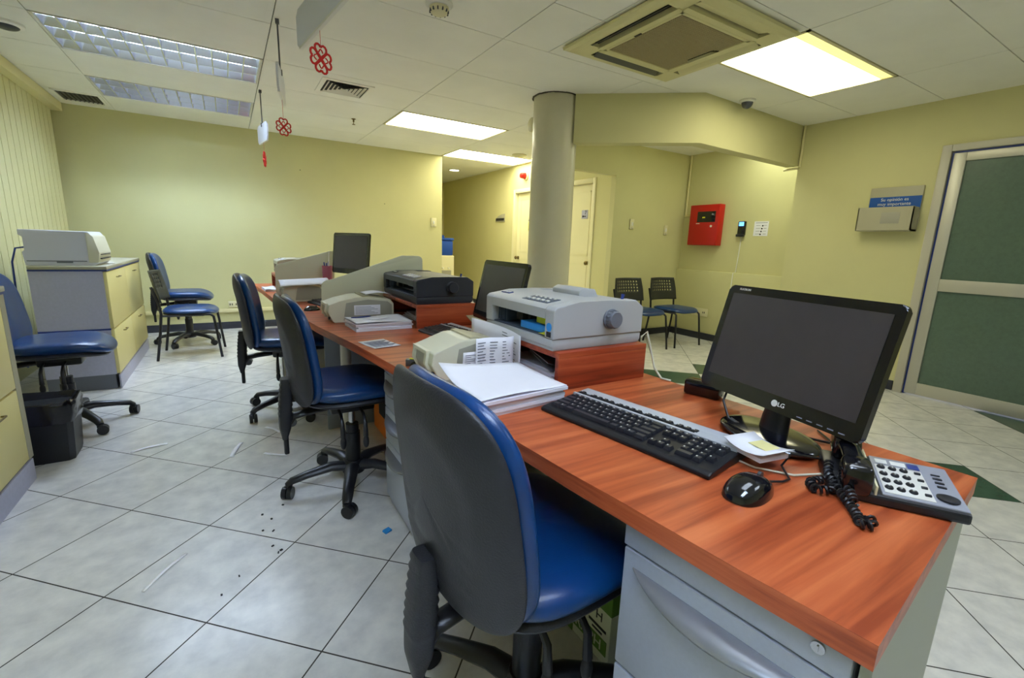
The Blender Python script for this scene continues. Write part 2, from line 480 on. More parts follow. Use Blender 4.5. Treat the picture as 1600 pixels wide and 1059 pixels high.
def flush_door(name, y0, y1, xw, knob_y):
    f = MB()
    f.span(xw - .018, xw + .1, y0 - .055, y0, 0, 1.985, bev=.004); f.span(xw - .018, xw + .1, y1, y1 + .055, 0, 1.985, bev=.004)
    f.span(xw - .018, xw + .1, y0, y1, 1.93, 1.985, bev=.004)
    d = structure(f.build(name, DOORP))
    l = MB(); l.span(xw + .045, xw + .08, y0 + .003, y1 - .003, .006, 1.925)
    for a, c in ((1.02, 1.84), (0.12, 0.92)):
        for yy0, yy1, z0, z1 in ((y0 + .09, y1 - .09, a, a + .012), (y0 + .09, y1 - .09, c - .012, c), (y0 + .09, y0 + .102, a, c), (y1 - .102, y1 - .09, a, c)):
            l.span(xw + .040, xw + .046, yy0, yy1, z0, z1)
    lf = l.build('door_leaf', DOORP, d)
    k = MB(); k.lathe([(0.004, 0), (.028, .002), (.028, .008), (.01, .012), (.01, .03), (.026, .04), (.028, .055), (.018, .066), (.001, .068)], (xw + .046, knob_y, 0.925), 20, rot=RY(-PI / 2))
    k.build('door_knob', BRASS, lf)
    return d, lf
d2, l2 = flush_door('door_2', 5.72, 6.50, 4.0, 6.44)
d3, l3 = flush_door('door_3', 4.64, 5.36, 4.0, 4.70)
# warning sign and number plate hang on the door leaves
t = thing('warning_sign', 'yellow triangular warning sign with yellow text plate below on the corridor door', 'sign', (4.038, 6.06, 1.5))
b = MB(); b.prism([(-.10, 0.0), (.10, 0.0), (0, .165)], lambda u, v, w_: (w_, -u, v), 0, .006); b.build('triangle_plate', YEL, t)
b = MB()
for q0, q1 in (((-.10, 0), (.10, 0)), ((.10, 0), (0, .165)), ((0, .165), (-.10, 0))):
    b.tube([(-.001, -q0[0], q0[1]), (-.001, -q1[0], q1[1])], .004, 6)
b.box((-.001, .018, .075), (.003, .022, .026), RX(.4)); b.box((-.001, -.018, .075), (.003, .022, .026), RX(-.4)); b.box((-.001, 0.0, .032), (.003, .020, .026)); b.build('warning_symbol', DARK, t)
b = MB(); b.span(0, .006, -.105, .105, -.155, -.02); tp = b.build('text_plate', YEL, t)
b = MB(); b.span(-.0015, 0, -.06, .05, -.056, -.042); b.span(-.0015, 0, -.045, .045, -.094, -.082); b.span(-.0015, 0, -.095, .095, -.140, -.116); b.build('text_lines', DARK, tp)
t = thing('number_plate', 'small grey plate with number 7 on the door behind the column', 'sign', (4.038, 4.83, 1.545))
b = MB(); b.span(0, .006, -.06, .06, -.05, .06, bev=.002); p_ = b.build('plate', CABG, t)
text('numeral', '7', 0.075, DARK, t, (-.001, -.02, .025), (0, -1, 0), (0, 0, 1)); 
b = MB(); b.cyl((-.001, .03, -.02), (.002, .03, -.02), .014, seg=14); b.box((-.0005, -.0, -.02), (.002, .06, .012)); b.build('pictogram', DARK, t)
# wayfinding sign on the corridor wall
t = thing('wall_sign', 'grey arched nameplate with dark band on the corridor wall left of the door', 'sign', (3.99, 6.97, 1.5))
b = MB(); b.prism([(-.15, 0), (.15, 0), (.15, .13), (.06, .125), (-.04, .105), (-.11, .075), (-.15, .04)], lambda u, v, w_: (w_, -u, v), -.004, .008, bev=.002); b.build('plate', SIGNG, t)
b = MB(); b.span(-.008, -.003, -.14, .14, .02, .06); b.build('dark_band', STEELG, t)
# alarm light
t = thing('alarm_light', 'red alarm beacon on the corridor wall above the door', 'alarm light', (4.0, 6.22, 2.165))
b = MB(); b.lathe([(.001, 0), (.062, .001), (.062, .02), (.055, .026), (.001, .026)], (0, 0, 0), 24, rot=RY(-PI / 2)); b.build('base', CREAMPL, t)
b = MB(); b.lathe([(.05, .02), (.05, .03), (.042, .05), (.042, .085), (.035, .10), (.001, .105)], (0, 0, 0), 24, rot=RY(-PI / 2)); b.build('lens', RED, t)
# water cooler at the end of the back wall
t = thing('water_cooler', 'cream water dispenser with blue bottle at the far end of the corridor', 'water dispenser', (3.02, 7.2, 0))
b = MB(); b.span(-.16, .16, -.16, .16, 0, .92, bev=.015); b.span(-.12, .12, -.164, -.155, .55, .75, bev=.002); b.build('body', CREAMPL, t)
b = MB(); b.span(-.145, .145, -.145, .145, .92, 1.16, bev=.02); b.span(-.155, .155, -.155, .155, 1.16, 1.2, bev=.01); b.lathe([(.05, 1.2), (.05, 1.23), (.03, 1.245), (.001, 1.245)], seg=20)
b.build('bottle', COOLB, t)
b = MB(); b.cyl((-.05, -.16, .72), (-.05, -.2, .72), .012); b.cyl((.05, -.16, .72), (.05, -.2, .72), .012); b.build('tap', WHITE, t)
b = MB(); b.span(-.10, .10, -.17, -.158, .56, .68); b.build('drip_recess', SCAND, t)

# ------------------------------------------------------------------ ceiling fittings
def light_panel(r, label, dark_edge=False, lm=None):
    lm = lm or LIGHTP
    x0, x1, y0, y1 = r
    t = thing('ceiling_light_panel', label, 'ceiling light', ((x0 + x1) / 2, (y0 + y1) / 2, H), group=None)
    a, c = (x1 - x0) / 2 - .004, (y1 - y0) / 2 - .004
    f = MB()
    for s_ in (-1, 1):
        f.span(s_ * a, s_ * (a - .02), -c, c, -.003, .09); f.span(-a, a, s_ * c, s_ * (c - .02), -.003, .09)
    f.span(-a, a, -c, c, .085, .095)
    f.build('frame', CREAMPL, t)
    d = MB(); 
    if dark_edge:
        d.span(-a + .03, a - .02, -c + .10, c - .02, .004, .010); d.build('diffuser', lm, t)
        e = MB(); e.span(-a + .02, a - .02, -c + .02, -c + .10, .004, .010); e.span(-a + .02, -a + .03, -c + .1, c - .02, .004, .010)
        for k in range(7): e.span(-a + .02, a - .02, -c + .024 + k * .011, -c + .029 + k * .011, .001, .004)
        e.build('prism_margin', LIGHTF, t)
    else:
        d.span(-a + .02, a - .02, -c + .02, c - .02, .004, .010); d.build('diffuser', lm, t)
    return t
light_panel(PAN1, 'bright white rectangular ceiling light left of the column, the middle-distance one')
light_panel(PAN2, 'bright white ceiling light farthest away, above the corridor mouth', lm=LIGHTS)
light_panel(PAN3, 'large bright ceiling light beside the air conditioner, yellow ribbed margin', True)
light_panel(PAN_FILL_ALCOVE, 'added unseen fill light inside the alcove, tucked behind the soffit beam', lm=FILLW)
light_panel(PAN_FILL_REAR, 'added fill light panel behind the viewer, out of view', lm=FILLC)
light_panel(PAN_FILL_TOP, 'added fill light panel right above the viewer, out of view', lm=FILLC)
def louvre(r, label, proto=None):
    x0, x1, y0, y1 = r; loc = ((x0 + x1) / 2, (y0 + y1) / 2, H)
    if proto: return dup(proto, loc, 0, label)
    t = thing('louvred_ceiling_light', label, 'ceiling light', loc)
    a, c = (x1 - x0) / 2 - .004, (y1 - y0) / 2 - .004
    f = MB()
    for s_ in (-1, 1):
        f.span(s_ * a, s_ * (a - .014), -c, c, -.004, .13); f.span(-a, a, s_ * c, s_ * (c - .014), -.004, .13)
    f.span(-a, a, -c, c, .125, .135); f.build('housing', WHITEM, t)
    u = MB()
    for k in range(3):
        y = (k - 1) * (2 * c / 3)
        u.cyl((-a + .05, y, .085), (a - .05, y, .085), .013, seg=12)
    u.build('tubes', TUBE, t)
    l = MB(); ai, ci = a - .016, c - .016
    for k in range(4):      # long blades, V shaped
        y = -ci + 2 * ci * k / 3
        l.prism([(y - .004, 0), (y + .004, 0), (y + .022, .05), (y - .022, .05)], lambda p, q, w_: (w_, p, q), -ai, ai)
    for k in range(13):     # cross blades
        x = -ai + 2 * ai * k / 12
        l.prism([(x - .004, 0.001), (x + .004, 0.001), (x + .010, .048), (x - .010, .048)], lambda p, q, w_: (p, w_, q), -ci, ci)
    l.build('louvre_grid', LOUV, t)
    return t
lv = louvre(FIX1, 'mirror louvred ceiling light nearer the camera, upper left of the ceiling')
louvre(FIX2, 'mirror louvred ceiling light farther away, close to the back wall', lv)
louvre(FIX_FILL, 'added louvred fill light behind the viewer, out of view', lv)
# air conditioner cassette
t = thing('air_conditioner', 'cream four way cassette air conditioner set in the ceiling', 'air conditioner', (2.345, 2.085, H))
A = .47
b = MB()
Q = [(-A, -A), (A, -A), (A, A), (-A, A)]
def frame_rings(b, rings, mi=0):
    # rings: list of (half, z) squares, joined; open centre
    b.loft([[Vector((sx * h_, sy * h_, z)) for sx, sy in ((-1, -1), (1, -1), (1, 1), (-1, 1))] for h_, z in rings], False, False, smooth=False, mi=mi)
frame_rings(b, [(.455, .0), (A, -.012), (A - .004, -.026), (A - .03, -.034), (.40, -.036)])
for s_ in (-1, 1):   # solid band between the slots
    b.span(-.30, .30, s_ * .29, s_ * .33, -.04, -.004)
    b.span(s_ * .29, s_ * .33, -.30, .30, -.04, -.004)
    b.span(-.405, -.30, s_ * .29, s_ * .405, -.036, -.004); b.span(.30, .405, s_ * .29, s_ * .405, -.036, -.004)
b.build('casing', ACC, t)
for k in range(4):
    b = MB(); R_ = RZ(k * PI / 2)
    b.box(R_ @ Vector((0, .37, -.012)), (.60, .07, .008), R_); s2 = b.build('air_slot', DARK, t)
    v = MB()
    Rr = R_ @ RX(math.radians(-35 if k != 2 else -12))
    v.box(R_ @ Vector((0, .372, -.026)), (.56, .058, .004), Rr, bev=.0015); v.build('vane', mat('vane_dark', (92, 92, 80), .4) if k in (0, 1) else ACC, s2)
b = MB(); b.span(-.27, .27, -.27, .27, -.036, -.028); gr = b.build('intake_grille', ACGR, t)
b = MB()
for k in range(38):
    v_ = -.255 + .51 * k / 37
    b.span(v_ - .0022, v_ + .0022, -.262, .262, -.041, -.036); b.span(-.262, .262, v_ - .0012, v_ + .0012, -.040, -.036)
b.build('grille_bars', mat('ac_bars', (184, 172, 132), .6), gr)
b = MB()
for s_ in (-1, 1): b.span(s_ * .27, s_ * .292, -.292, .292, -.042, -.03, bev=.003); b.span(-.292, .292, s_ * .27, s_ * .292, -.042, -.03, bev=.003)
b.build('grille_frame', ACC, t)
b = MB(); b.prism([(-.11, 0), (.11, 0), (.085, .035), (-.085, .035)], lambda u, v, w_: (.262 - v, u, w_), -.046, -.038); b.build('receiver_window', GLOSSB, t)
b = MB(); b.box((-.281, .02, -.043), (.012, .05, .003)); b.build('badge', DARK, t)
# air vents
t = thing('ceiling_vent', 'square white ceiling air diffuser between hanging signs and light', 'air vent', (0.93, 4.29, H))
b = MB()
frame_rings(b, [(.20, 0), (.20, -.006), (.165, -.008), (.165, 0)])
b.build('frame', CEIL, t)
b = MB()
for k in range(5):
    h_ = .15 - k * .03
    frame_rings(b, [(h_, -.010), (h_ - .016, -.002)])
b.build('diffuser_fins', WHITEM, t)
b = MB(); b.span(-.165, .165, -.165, .165, -.0015, -.0005); b.build('dark_throat', DARK, t)
t = thing('return_grille', 'dark slotted return air grille in the far left ceiling corner', 'air vent', (-1.07, 6.12, H))
b = MB(); b.span(-.15, .15, -.17, .17, -.003, -.001); b.build('dark_throat', DARK, t)
b = MB()
for k in range(9): b.box((-.13 + k * .0325, 0, -.008), (.006, .33, .012), RY(.6))
b.build('slats', STEELG, t)
b = MB()
for s_ in (-1, 1): b.span(s_ * .15, s_ * .172, -.19, .19, -.012, 0); b.span(-.15, .15, s_ * .17, s_ * .19, -.012, 0)
b.build('frame', CEIL, t)
def dome(name, label, cat, loc, r, m1, m2, depth=.05):
    t = thing(name, label, cat, loc)
    b = MB(); b.lathe([(r, 0), (r, -.012), (r * .86, -.02), (.001, -.02)], seg=28); b.build('base', m1, t)
    b = MB(); n = 8
    b.lathe([(r * .72 * math.cos(a), -.018 - depth * math.sin(a)) for a in [PI / 2 * k / n for k in range(n + 1)]], seg=28)
    o = b.build('dome', m2, t)
    return t
dome('security_camera', 'white dome security camera beside the soffit near the bright light', 'security camera', (3.72, 2.49, H), .062, WHITE, mat('dome_grey', (70, 74, 84), .15, coat=.6))
dome('security_camera', 'dark round ceiling camera in the upper left corner above the blinds', 'security camera', (-1.05, 4.30, H), .085, CEIL, mat('dome_dark', (34, 40, 50), .3), .02)
dome('smoke_detector', 'flat round detector on the ceiling beside the corridor light', 'smoke detector', (3.55, 5.72, H), .10, CREAMPL, CREAMPL, .02)
t = thing('smoke_detector', 'round white smoke detector cut by the top edge', 'smoke detector', (1.04, 2.52, H))
b = MB(); b.lathe([(.07, 0), (.072, -.01), (.06, -.022), (.001, -.022)]); b.build('base', WHITE, t)
b = MB(); b.lathe([(.05, -.02), (.05, -.035), (.042, -.05), (.03, -.056), (.001, -.057)]); b.build('sensor_head', CREAMPL, t)
b = MB()
for k in range(12):
    a = 2 * PI * k / 12; b.box((.047 * math.cos(a), .047 * math.sin(a), -.042), (.008, .006, .014), RZ(a))
b.build('sensor_slots', STEELG, t)
t = thing('sprinkler_head', 'tiny brass sprinkler head hanging from the ceiling over the back wall', 'sprinkler', (1.22, 5.25, H))
b = MB(); b.lathe([(.022, 0), (.022, -.004), (.008, -.008), (.008, -.03), (.003, -.034), (.003, -.05), (.016, -.052), (.016, -.056), (.001, -.057)], seg=16); b.build('nozzle', BRASS, t)
t = thing('ceiling_downlight', 'small round glowing downlight in the corridor ceiling', 'downlight', (3.42, 7.6, H))
b = MB(); b.lathe([(.105, 0), (.105, -.008), (.08, -.012), (.08, -.004)]); b.build('rim', WHITE, t)
b = MB(); b.lathe([(.078, -.006), (.001, -.007)]); b.build('lamp', mat('downlight_glow', (255, 255, 240), .5, emit=5), t)
# round fitting just behind the column, taken for a convex mirror
t = thing('round_fitting', 'small round fitting poking out behind the column top', 'fitting', (2.50, 3.64, 2.13))
b = MB(); b.lathe([(.06, 0), (.06, .012), (.045, .02), (.001, .02)], seg=24, rot=RY(-PI / 2) ); b.build('disc', CREAMPL, t)
b = MB(); b.cyl((0.002, -.06, 0), (0, 0, 0), .012); b.build('bracket', STEELG, t)
t.location = (2.36, 3.60, 2.16)

# hanging signs with rods and heart clover ornaments
def hanging_sign(p, q, rod_top, label, rod=True, thick=.006):
    p = Vector(p); q = Vector(q); mid = (p + q) / 2; d = (q - p); L = d.length; rz = math.atan2(d.y, d.x)
    t = thing('hanging_sign', label, 'sign', (mid.x, mid.y, 1.93), rz)
    b = MB(); hh = .15
    poly = [(-L / 2 + .03, 0), (L / 2 - .03, 0), (L / 2, .035), (L / 2, hh - .03), (L / 2 - .04, hh), (-L / 2 + .03, hh), (-L / 2, hh - .02), (-L / 2, .02)]
    b.prism(poly, lambda u, v, w_: (u, w_, v), -thick, thick, bev=.001); b.build('acrylic_plate', ACRYL, t)
    b = MB(); b.span(-L / 2 + .03, L / 2 - .03, -thick - .001, thick + .001, -.004, .004); b.build('lower_edge', WHITE, t)
    r = MB()
    for x in ((0,) if rod else (-L * .3, L * .3)):
        r.cyl((x, 0, hh - .02), (x, 0, H - 1.93 - .02), .0045, seg=8); r.box((x, 0, H - 1.93 - .012), (.02, .02, .024)); r.box((x, 0, hh - .01), (.016, .022, .03))
    r.build('rod', STEELG, t)
    return t
hanging_sign((.335, 2.40), (.42, 1.74), None, 'largest translucent hanging sign, cut by the top edge')
hanging_sign((.309, 3.06), (.378, 3.42), None, 'middle hanging translucent sign seen almost edge on')
hanging_sign((.316, 4.96), (.366, 4.62), None, 'farthest and lowest small hanging translucent sign')
def heart(b, c, dirv, perp, s_, r, nrm):
    pts = []
    for k in range(22):
        a = 0.35 + (2 * PI - 0.7) * k / 21
        x = 16 * math.sin(a) ** 3; y = 13 * math.cos(a) - 5 * math.cos(2 * a) - 2 * math.cos(3 * a) - math.cos(4 * a)
        u = (y + 17) / 29; v = x / 16 * .56
        pts.append(Vector(c) + dirv * (u * s_) + perp * (v * s_))
    pts = pts[::1]
    b.tube(pts, r, 6)
def ornament(loc, rz, R_, label, twist=0):
    t = thing('heart_clover_ornament', label, 'ornament', loc, rz)
    b = MB()
    for k in range(4):
        a = k * PI / 2 + twist
        dv = Vector((math.cos(a), 0, math.sin(a))); pv = Vector((-math.sin(a), 0, math.cos(a)))
        heart(b, (0, 0, 0), dv, pv, R_, R_ * .085, None)
        # inner curls of the cut paper
        b.tube([dv * R_ * .62 + pv * R_ * .1 * q + dv * R_ * .06 * (1 - q * q) for q in (-2, -1, 0, 1, 2)], R_ * .05, 6)
    b.build('paper_hearts', REDP, t)
    b = MB(); b.cyl((0, 0, R_ * .95), (0, 0, 1.93 - loc[2]), .0009, seg=6); b.build('string', REDP, t)
ornament((.375, 2.12, 1.825), .55, .050, 'largest red clover ornament of four hearts, hanging below the nearest sign')
ornament((.345, 3.25, 1.775), .5, .047, 'middle red outline heart clover hanging under the edge-on sign')
ornament((.340, 4.78, 1.79), 1.35, .060, 'smallest red clover ornament, farthest from camera and turned sideways')

# ------------------------------------------------------------------ left wall: blinds
t = thing('vertical_blinds', 'cream vertical blinds along the left wall under a slim head rail', 'blinds', (-1.36, 4.1, 0))
b = MB(); y = -2.4; k = 0
while y < 2.36:
    b.box((0.0, y, 1.25), (.003, .130, 2.03), RZ(.022)); y += .126
b.build('slats', BLIND, t)
b = MB(); b.span(-.03, .075, -2.5, 2.40, 2.265, 2.345, bev=.006); b.build('head_rail', CREAMP, t)
# ------------------------------------------------------------------ left cabinets
def cabinet(label, x0, x1, y0, y1, z1, cols, strip=0.0):
    t = thing('filing_cabinet', label, 'cabinet', ((x0 + x1) / 2, (y0 + y1) / 2, 0))
    ax, ay = (x1 - x0) / 2, (y1 - y0) / 2
    b = MB(); b.span(-ax, ax - .02, -ay, ay, .11, z1 - .03); b.build('body', CABG, t)
    b = MB(); b.span(-ax, ax - .03, -ay + .01, ay - .01, 0, .11); b.build('plinth', PGREYD, t)
    b = MB(); b.span(-ax - .0, ax + .006, -ay - .006, ay + .006, z1 - .024, z1, bev=.004); b.build('top_panel', SIGNG, t)
    b = MB(); b.span(-ax, ax + .004, -ay - .004, ay + .004, z1 - .034, z1 - .024); b.span(-ax, ax - .018, -ay - .003, -ay + .01, z1 * .5 - .008, z1 * .5 + .004); b.build('blue_band', BLUEL, t)
    n = cols; w_ = (2 * ay - strip) / n
    if strip:
        b = MB(); b.span(ax - .02, ax, ay - strip, ay, .11, z1 - .034); b.build('edge_strip', SIGNG, t)
    for i in range(n):
        for zz0, zz1, nm in ((z1 * .5 + .004, z1 - .04, 'upper_door'), (.115, z1 * .5 - .006, 'lower_door')):
            d = MB(); d.span(ax - .02, ax, -ay + i * w_ + .003, -ay + (i + 1) * w_ - .003, zz0, zz1, bev=.0015); dd = d.build(nm, CABY, t)
            h = MB(); yc = -ay + (i + .5) * w_; zc = zz1 - .055
            h.span(ax + .012, ax + .018, yc - .05, yc + .05, zc - .003, zc + .003); h.span(ax - .001, ax + .015, yc - .05, yc - .044, zc - .003, zc + .003); h.span(ax - .001, ax + .015, yc + .044, yc + .05, zc - .003, zc + .003)
            h.build('door_handle', BRASS, dd)
    b = MB(); b.span(ax - .012, ax - .002, -ay + .005, ay - .005, 0.0, .1); b.build('toe_strip', CABG, t)
    return t
cabinet('grey and cream filing cabinet carrying the white printer', -1.13, -.735, 4.23, 5.66, .885, 2)
cabinet('grey and cream cabinet at the left edge beside the bin', -1.30, -.83, 1.3, 2.79, .885, 3, strip=.05)
# laser printer on the cabinet
t = thing('laser_printer', 'white desktop laser printer standing on the far grey cabinet', 'printer', (-.965, 4.48, .885))
t.scale = (.91, 1, 1)
b = MB()
b.prism([(-.20, .0), (.18, 0), (.205, .02), (.215, .09), (.19, .20), (.165, .232), (-.215, .235), (-.215, .20), (-.19, .19), (-.19, .10), (-.21, .09)], lambda u, v, w_: (u, w_, v), -.19, .19, bev=.004)
b.build('body', PWHITE, t)
b = MB(); b.prism([(.15, .02), (.207, .022), (.218, .09), (.193, .20), (.165, .226), (.15, .226)], lambda u, v, w_: (u, w_, v), -.192, .192, bev=.003); b.build('front_cover', SCAN, t)
b = MB(); b.span(.205, .222, -.15, .15, .045, .052); b.span(.20, .221, -.15, .15, .075, .08); b.build('tray_gap', DARK, t)
b = MB(); b.span(-.19, .14, -.1945, -.189, .028, .034); b.span(-.03, .06, -.195, -.189, .018, .03); b.build('side_seam', PGREYD, t)
b = MB(); b.tube([(-.205, -.1, .12), (-.26, -.12, .11), (-.285, -.13, .02), (-.29, -.14, -.2), (-.30, -.14, -.45), (-.30, -.14, -.70)], .006, 8); b.build('power_cable', BLUEL, t)
b = MB(); b.box((.235, .05, .006), (.03, .05, .012), bev=.003); o = b.build('small_white_stand', WHITE); tag(o, 'tiny white block lying in front of the laser printer', 'block'); o.location = (-.985 + .0, 4.48, .885)

# ------------------------------------------------------------------ chairs
def caster(parent, x, y, ang_):
    b = MB()
    d = Vector((math.cos(ang_), math.sin(ang_), 0)); n = Vector((-d.y, d.x, 0))
    for s_ in (-1, 1):
        c = Vector((x, y, .027)) + n * s_ * .012 + d * .01
        b.cyl(c - n * .009, c + n * .009, .027, seg=18)
    b.cyl((x, y, .02), (x, y, .075), .008, seg=8)
    b.box((x, y, .05), (.03, .03, .02), RZ(ang_), bev=.006)
    b.build('caster', BLACK, parent)
def task_chair(label, loc, rz, group, base_rot=0.0, zs=0.0):
    t = thing('task_chair', label, 'chair', loc, rz, group)
    zz = .463 + zs
    # seat cushion
    b = MB()
    def fs(u, v, h):
        drop = -.035 * max(0, (u - .08) / .15) ** 2 + .012 * (abs(v) / .23) ** 2 + .015 * max(0, (-u - .1) / .12) ** 2
        return (u + .01, v, zz + .025 + h + drop)
    b.pillow(.46, .45, .072, n=3.2, edge=.28, fn=fs, rings=12, seg=48); b.build('seat', BLUE, t)
    b = MB()
    b.pillow(.43, .42, .046, n=3.2, edge=.3, fn=lambda u, v, h: (u + .005, v, zz - .006 + h - (.03 * max(0, (u - .08) / .15) ** 2)), rings=8, seg=48); b.build('seat_pan', BLACKM, t)
    # backrest cushion and shell share one curved mapping
    zc = .672 + zs
    def fb(u, v, h):
        # u across (y), v up, h forward thickness
        rec = -.055 * v / .2 - .02 * max(0, -(v) / .2) ** 2 * 0
        wrap = 1.05 * u * u * .9
        return (-.238 + rec * .42 + wrap + h, u, zc + v)
    b = MB(); b.pillow(.44, .45, .060, n=3.5, egg=.05, edge=.30, fn=lambda u, v, h: fb(u, v, h + .020), rings=14, seg=60); b.build('backrest', BLUE, t)
    b = MB(); b.pillow(.452, .458, .046, n=3.5, egg=.05, edge=.45, fn=lambda u, v, h: fb(u, v, h * (1 - .22 * (1 - min(1, max(0, (math.hypot(u / .2, v / .2) - .62) / .2)))) - .012 + (.0018 * math.sin(v * 210) if -.15 < v < -.04 and abs(u) < .13 and h < 0 else 0)), rings=44, seg=72)
    b.build('back_shell', BLACKM, t)
    # J bar with bellows
    b = MB()
    rg = []
    for k in range(27):
        q = k / 26; z = zc - .125 - q * .27
        rip = (.0022 if k % 2 else -.0012) if q < .6 else 0
        hx = (.020 + .006 * math.sin(q * PI) - .010 * max(0, q - .8) / .2) + rip; hy = (.028 + .005 * math.sin(q * PI) - .013 * max(0, q - .8) / .2) + rip
        rg.append([Vector((-.262 - .018 * q + hx * math.copysign(abs(math.cos(a_)) ** .5, math.cos(a_)), hy * math.copysign(abs(math.sin(a_)) ** .5, math.sin(a_)), z)) for a_ in [2 * PI * i / 20 for i in range(20)]])
    b.loft(rg)
    b.build('bellows_cover', BLACKM, t)
    b = MB()
    b.tube([(-.262, 0, zc - .33), (-.24, 0, .375 + zs), (-.19, 0, .385 + zs), (-.1, 0, .395 + zs), (0, 0, .40 + zs)], [.022, .026, .026, .026, .026], 10, flat=.6)
    b.box((-.276, 0, zc - .42), (.020, .026, .09), bev=.006)
    b.build('back_bar', BLACK, t)
    b = MB(); b.cyl((-.245, .036, zc - .34), (-.245, .08, zc - .34), .02, seg=12); b.box((-.245, .085, zc - .34), (.04, .014, .014)); b.build('adjuster_knob', STEELG, t)
    # mechanism, gas column
    b = MB(); b.span(-.10, .09, -.07, .07, .375 + zs, .425 + zs, bev=.012); b.build('tilt_mechanism', BLACK, t)
    b = MB(); b.cyl((0, 0, .10), (0, 0, .26), .034); b.cyl((0, 0, .26), (0, 0, .30), .029); b.build('column_cover', BLACK, t)
    b = MB(); b.cyl((0, 0, .28), (0, 0, .39 + zs), .014); b.build('gas_lift', CHROME, t)
    for lx, ly, tilt in ((.02, -.17, 0), (-.07, -.15, 0)):
        b = MB()
        b.tube([(lx, -.06, .40 + zs), (lx, ly + .03, .39 + zs), (lx, ly, .36 + zs), (lx, ly - .005, .30 + zs)], [.007, .007, .009, .011], 8)
        b.pillow(.026, .05, .075, n=2, edge=.7, fn=lambda u, v, h: (lx + u, ly - .005 + h * .3, .275 + zs + v * 1.2), seg=16, rings=8)
        b.build('lever', BLACK, t)
    bs = MB()
    bs.lathe([(.03, .06), (.05, .065), (.052, .10), (.04, .125), (.001, .126)], seg=20)
    for k in range(5):
        a = base_rot + 2 * PI * k / 5; d = Vector((math.cos(a), math.sin(a), 0))
        pts = [d * .03 + Vector((0, 0, .095)), d * .10 + Vector((0, 0, .105)), d * .20 + Vector((0, 0, .09)), d * .265 + Vector((0, 0, .075)), d * .285 + Vector((0, 0, .058))]
        bs.tube(pts, [.034, .030, .024, .022, .018], 10, flat=.72)
    bo = bs.build('star_base', BLACK, t)
    for k in range(5):
        a = base_rot + 2 * PI * k / 5
        caster(t, .28 * math.cos(a), .28 * math.sin(a), a + 1.1)
    return t
task_chair('blue task chair nearest the camera, black back shell toward the viewer', (.54, .757, 0), .06, 'task chairs', base_rot=2.05)
task_chair('second blue task chair along the desk, in front of the drawer unit', (.430, 2.075, 0), .0, 'task chairs', base_rot=PI)
task_chair('third blue task chair at the far end of the desk row', (.30, 3.24, 0), -.12, 'task chairs', base_rot=PI + .64)
task_chair('blue task chair with its back to the left wall, behind the black bin', (-.85, 3.50, 0), .05, 'task chairs', base_rot=.25)
task_chair('blue task chair in the back left corner, behind the visitor chair', (-.40, 5.78, 0), -.02, 'task chairs', base_rot=-.75, zs=.03)

def visitor_chair(label, loc, rz, group):
    t = thing('visitor_chair', label, 'chair', loc, rz, group)
    b = MB()
    b.pillow(.43, .44, .05, n=4, edge=.25, fn=lambda u, v, h: (u + .01, v, .435 + h - .02 * max(0, (u - .1) / .1) ** 2), rings=8, seg=40); b.build('seat', BLUE, t)
    b = MB(); b.pillow(.41, .42, .02, n=4, edge=.3, fn=lambda u, v, h: (u, v, .412 + h), rings=5, seg=40); b.build('seat_base', BLACK, t)
    for s_ in (-1, 1):
        b = MB(); b.tube([(.10, s_ * .19, .405), (.17, s_ * .2, .405), (.195, s_ * .205, .385), (.205, s_ * .21, .30), (.235, s_ * .225, 0)], .0115, 10); b.build('leg', BLACK, t)
        b = MB(); b.tube([(-.255, s_ * .225, 0), (-.215, s_ * .215, .25), (-.195, s_ * .21, .42), (-.205, s_ * .21, .52), (-.245, s_ * .21, .66)], .0115, 10); b.build('leg', BLACK, t)
        b = MB(); b.tube([(-.197, s_ * .2, .40), (.12, s_ * .19, .40)], .010, 8); b.build('side_rail', BLACK, t)
    def fn(a, c):
        u = (a - .5) * .46; v = .52 + c * .27
        return (-.235 + 1.0 * u * u * .9 - .20 * (v - .56) + (.02 if c < .0 else 0), u * (1 - .10 * abs(c - .5) * 2 * (c > .5)), v)
    b = MB(); b.surf(fn, 23, 15, skip=lambda i, j: (i % 2 == 1 and 3 <= i <= 19 and j % 2 == 0 and 6 <= j <= 13)); b.build('backrest', mat('chair_back_plastic', (46, 48, 44), .45), t, solid=.007)
    return t
vg = 'visitor chairs'
visitor_chair('visitor chair with blue seat in front of the corner task chair, far left', (-.34, 5.24, 0), -.05, vg)
visitor_chair('right-hand of two visitor chairs in the alcove, below the red fire panel', (4.63, 3.72, 0), -PI / 2, vg)
visitor_chair('left-hand of two visitor chairs in the alcove, partly hidden by the grey printer', (4.04, 3.72, 0), -PI / 2, vg)
visitor_chair('visitor chair across the desk, glimpsed between black printer and monitor', (1.75, 3.05, 0), PI, vg)

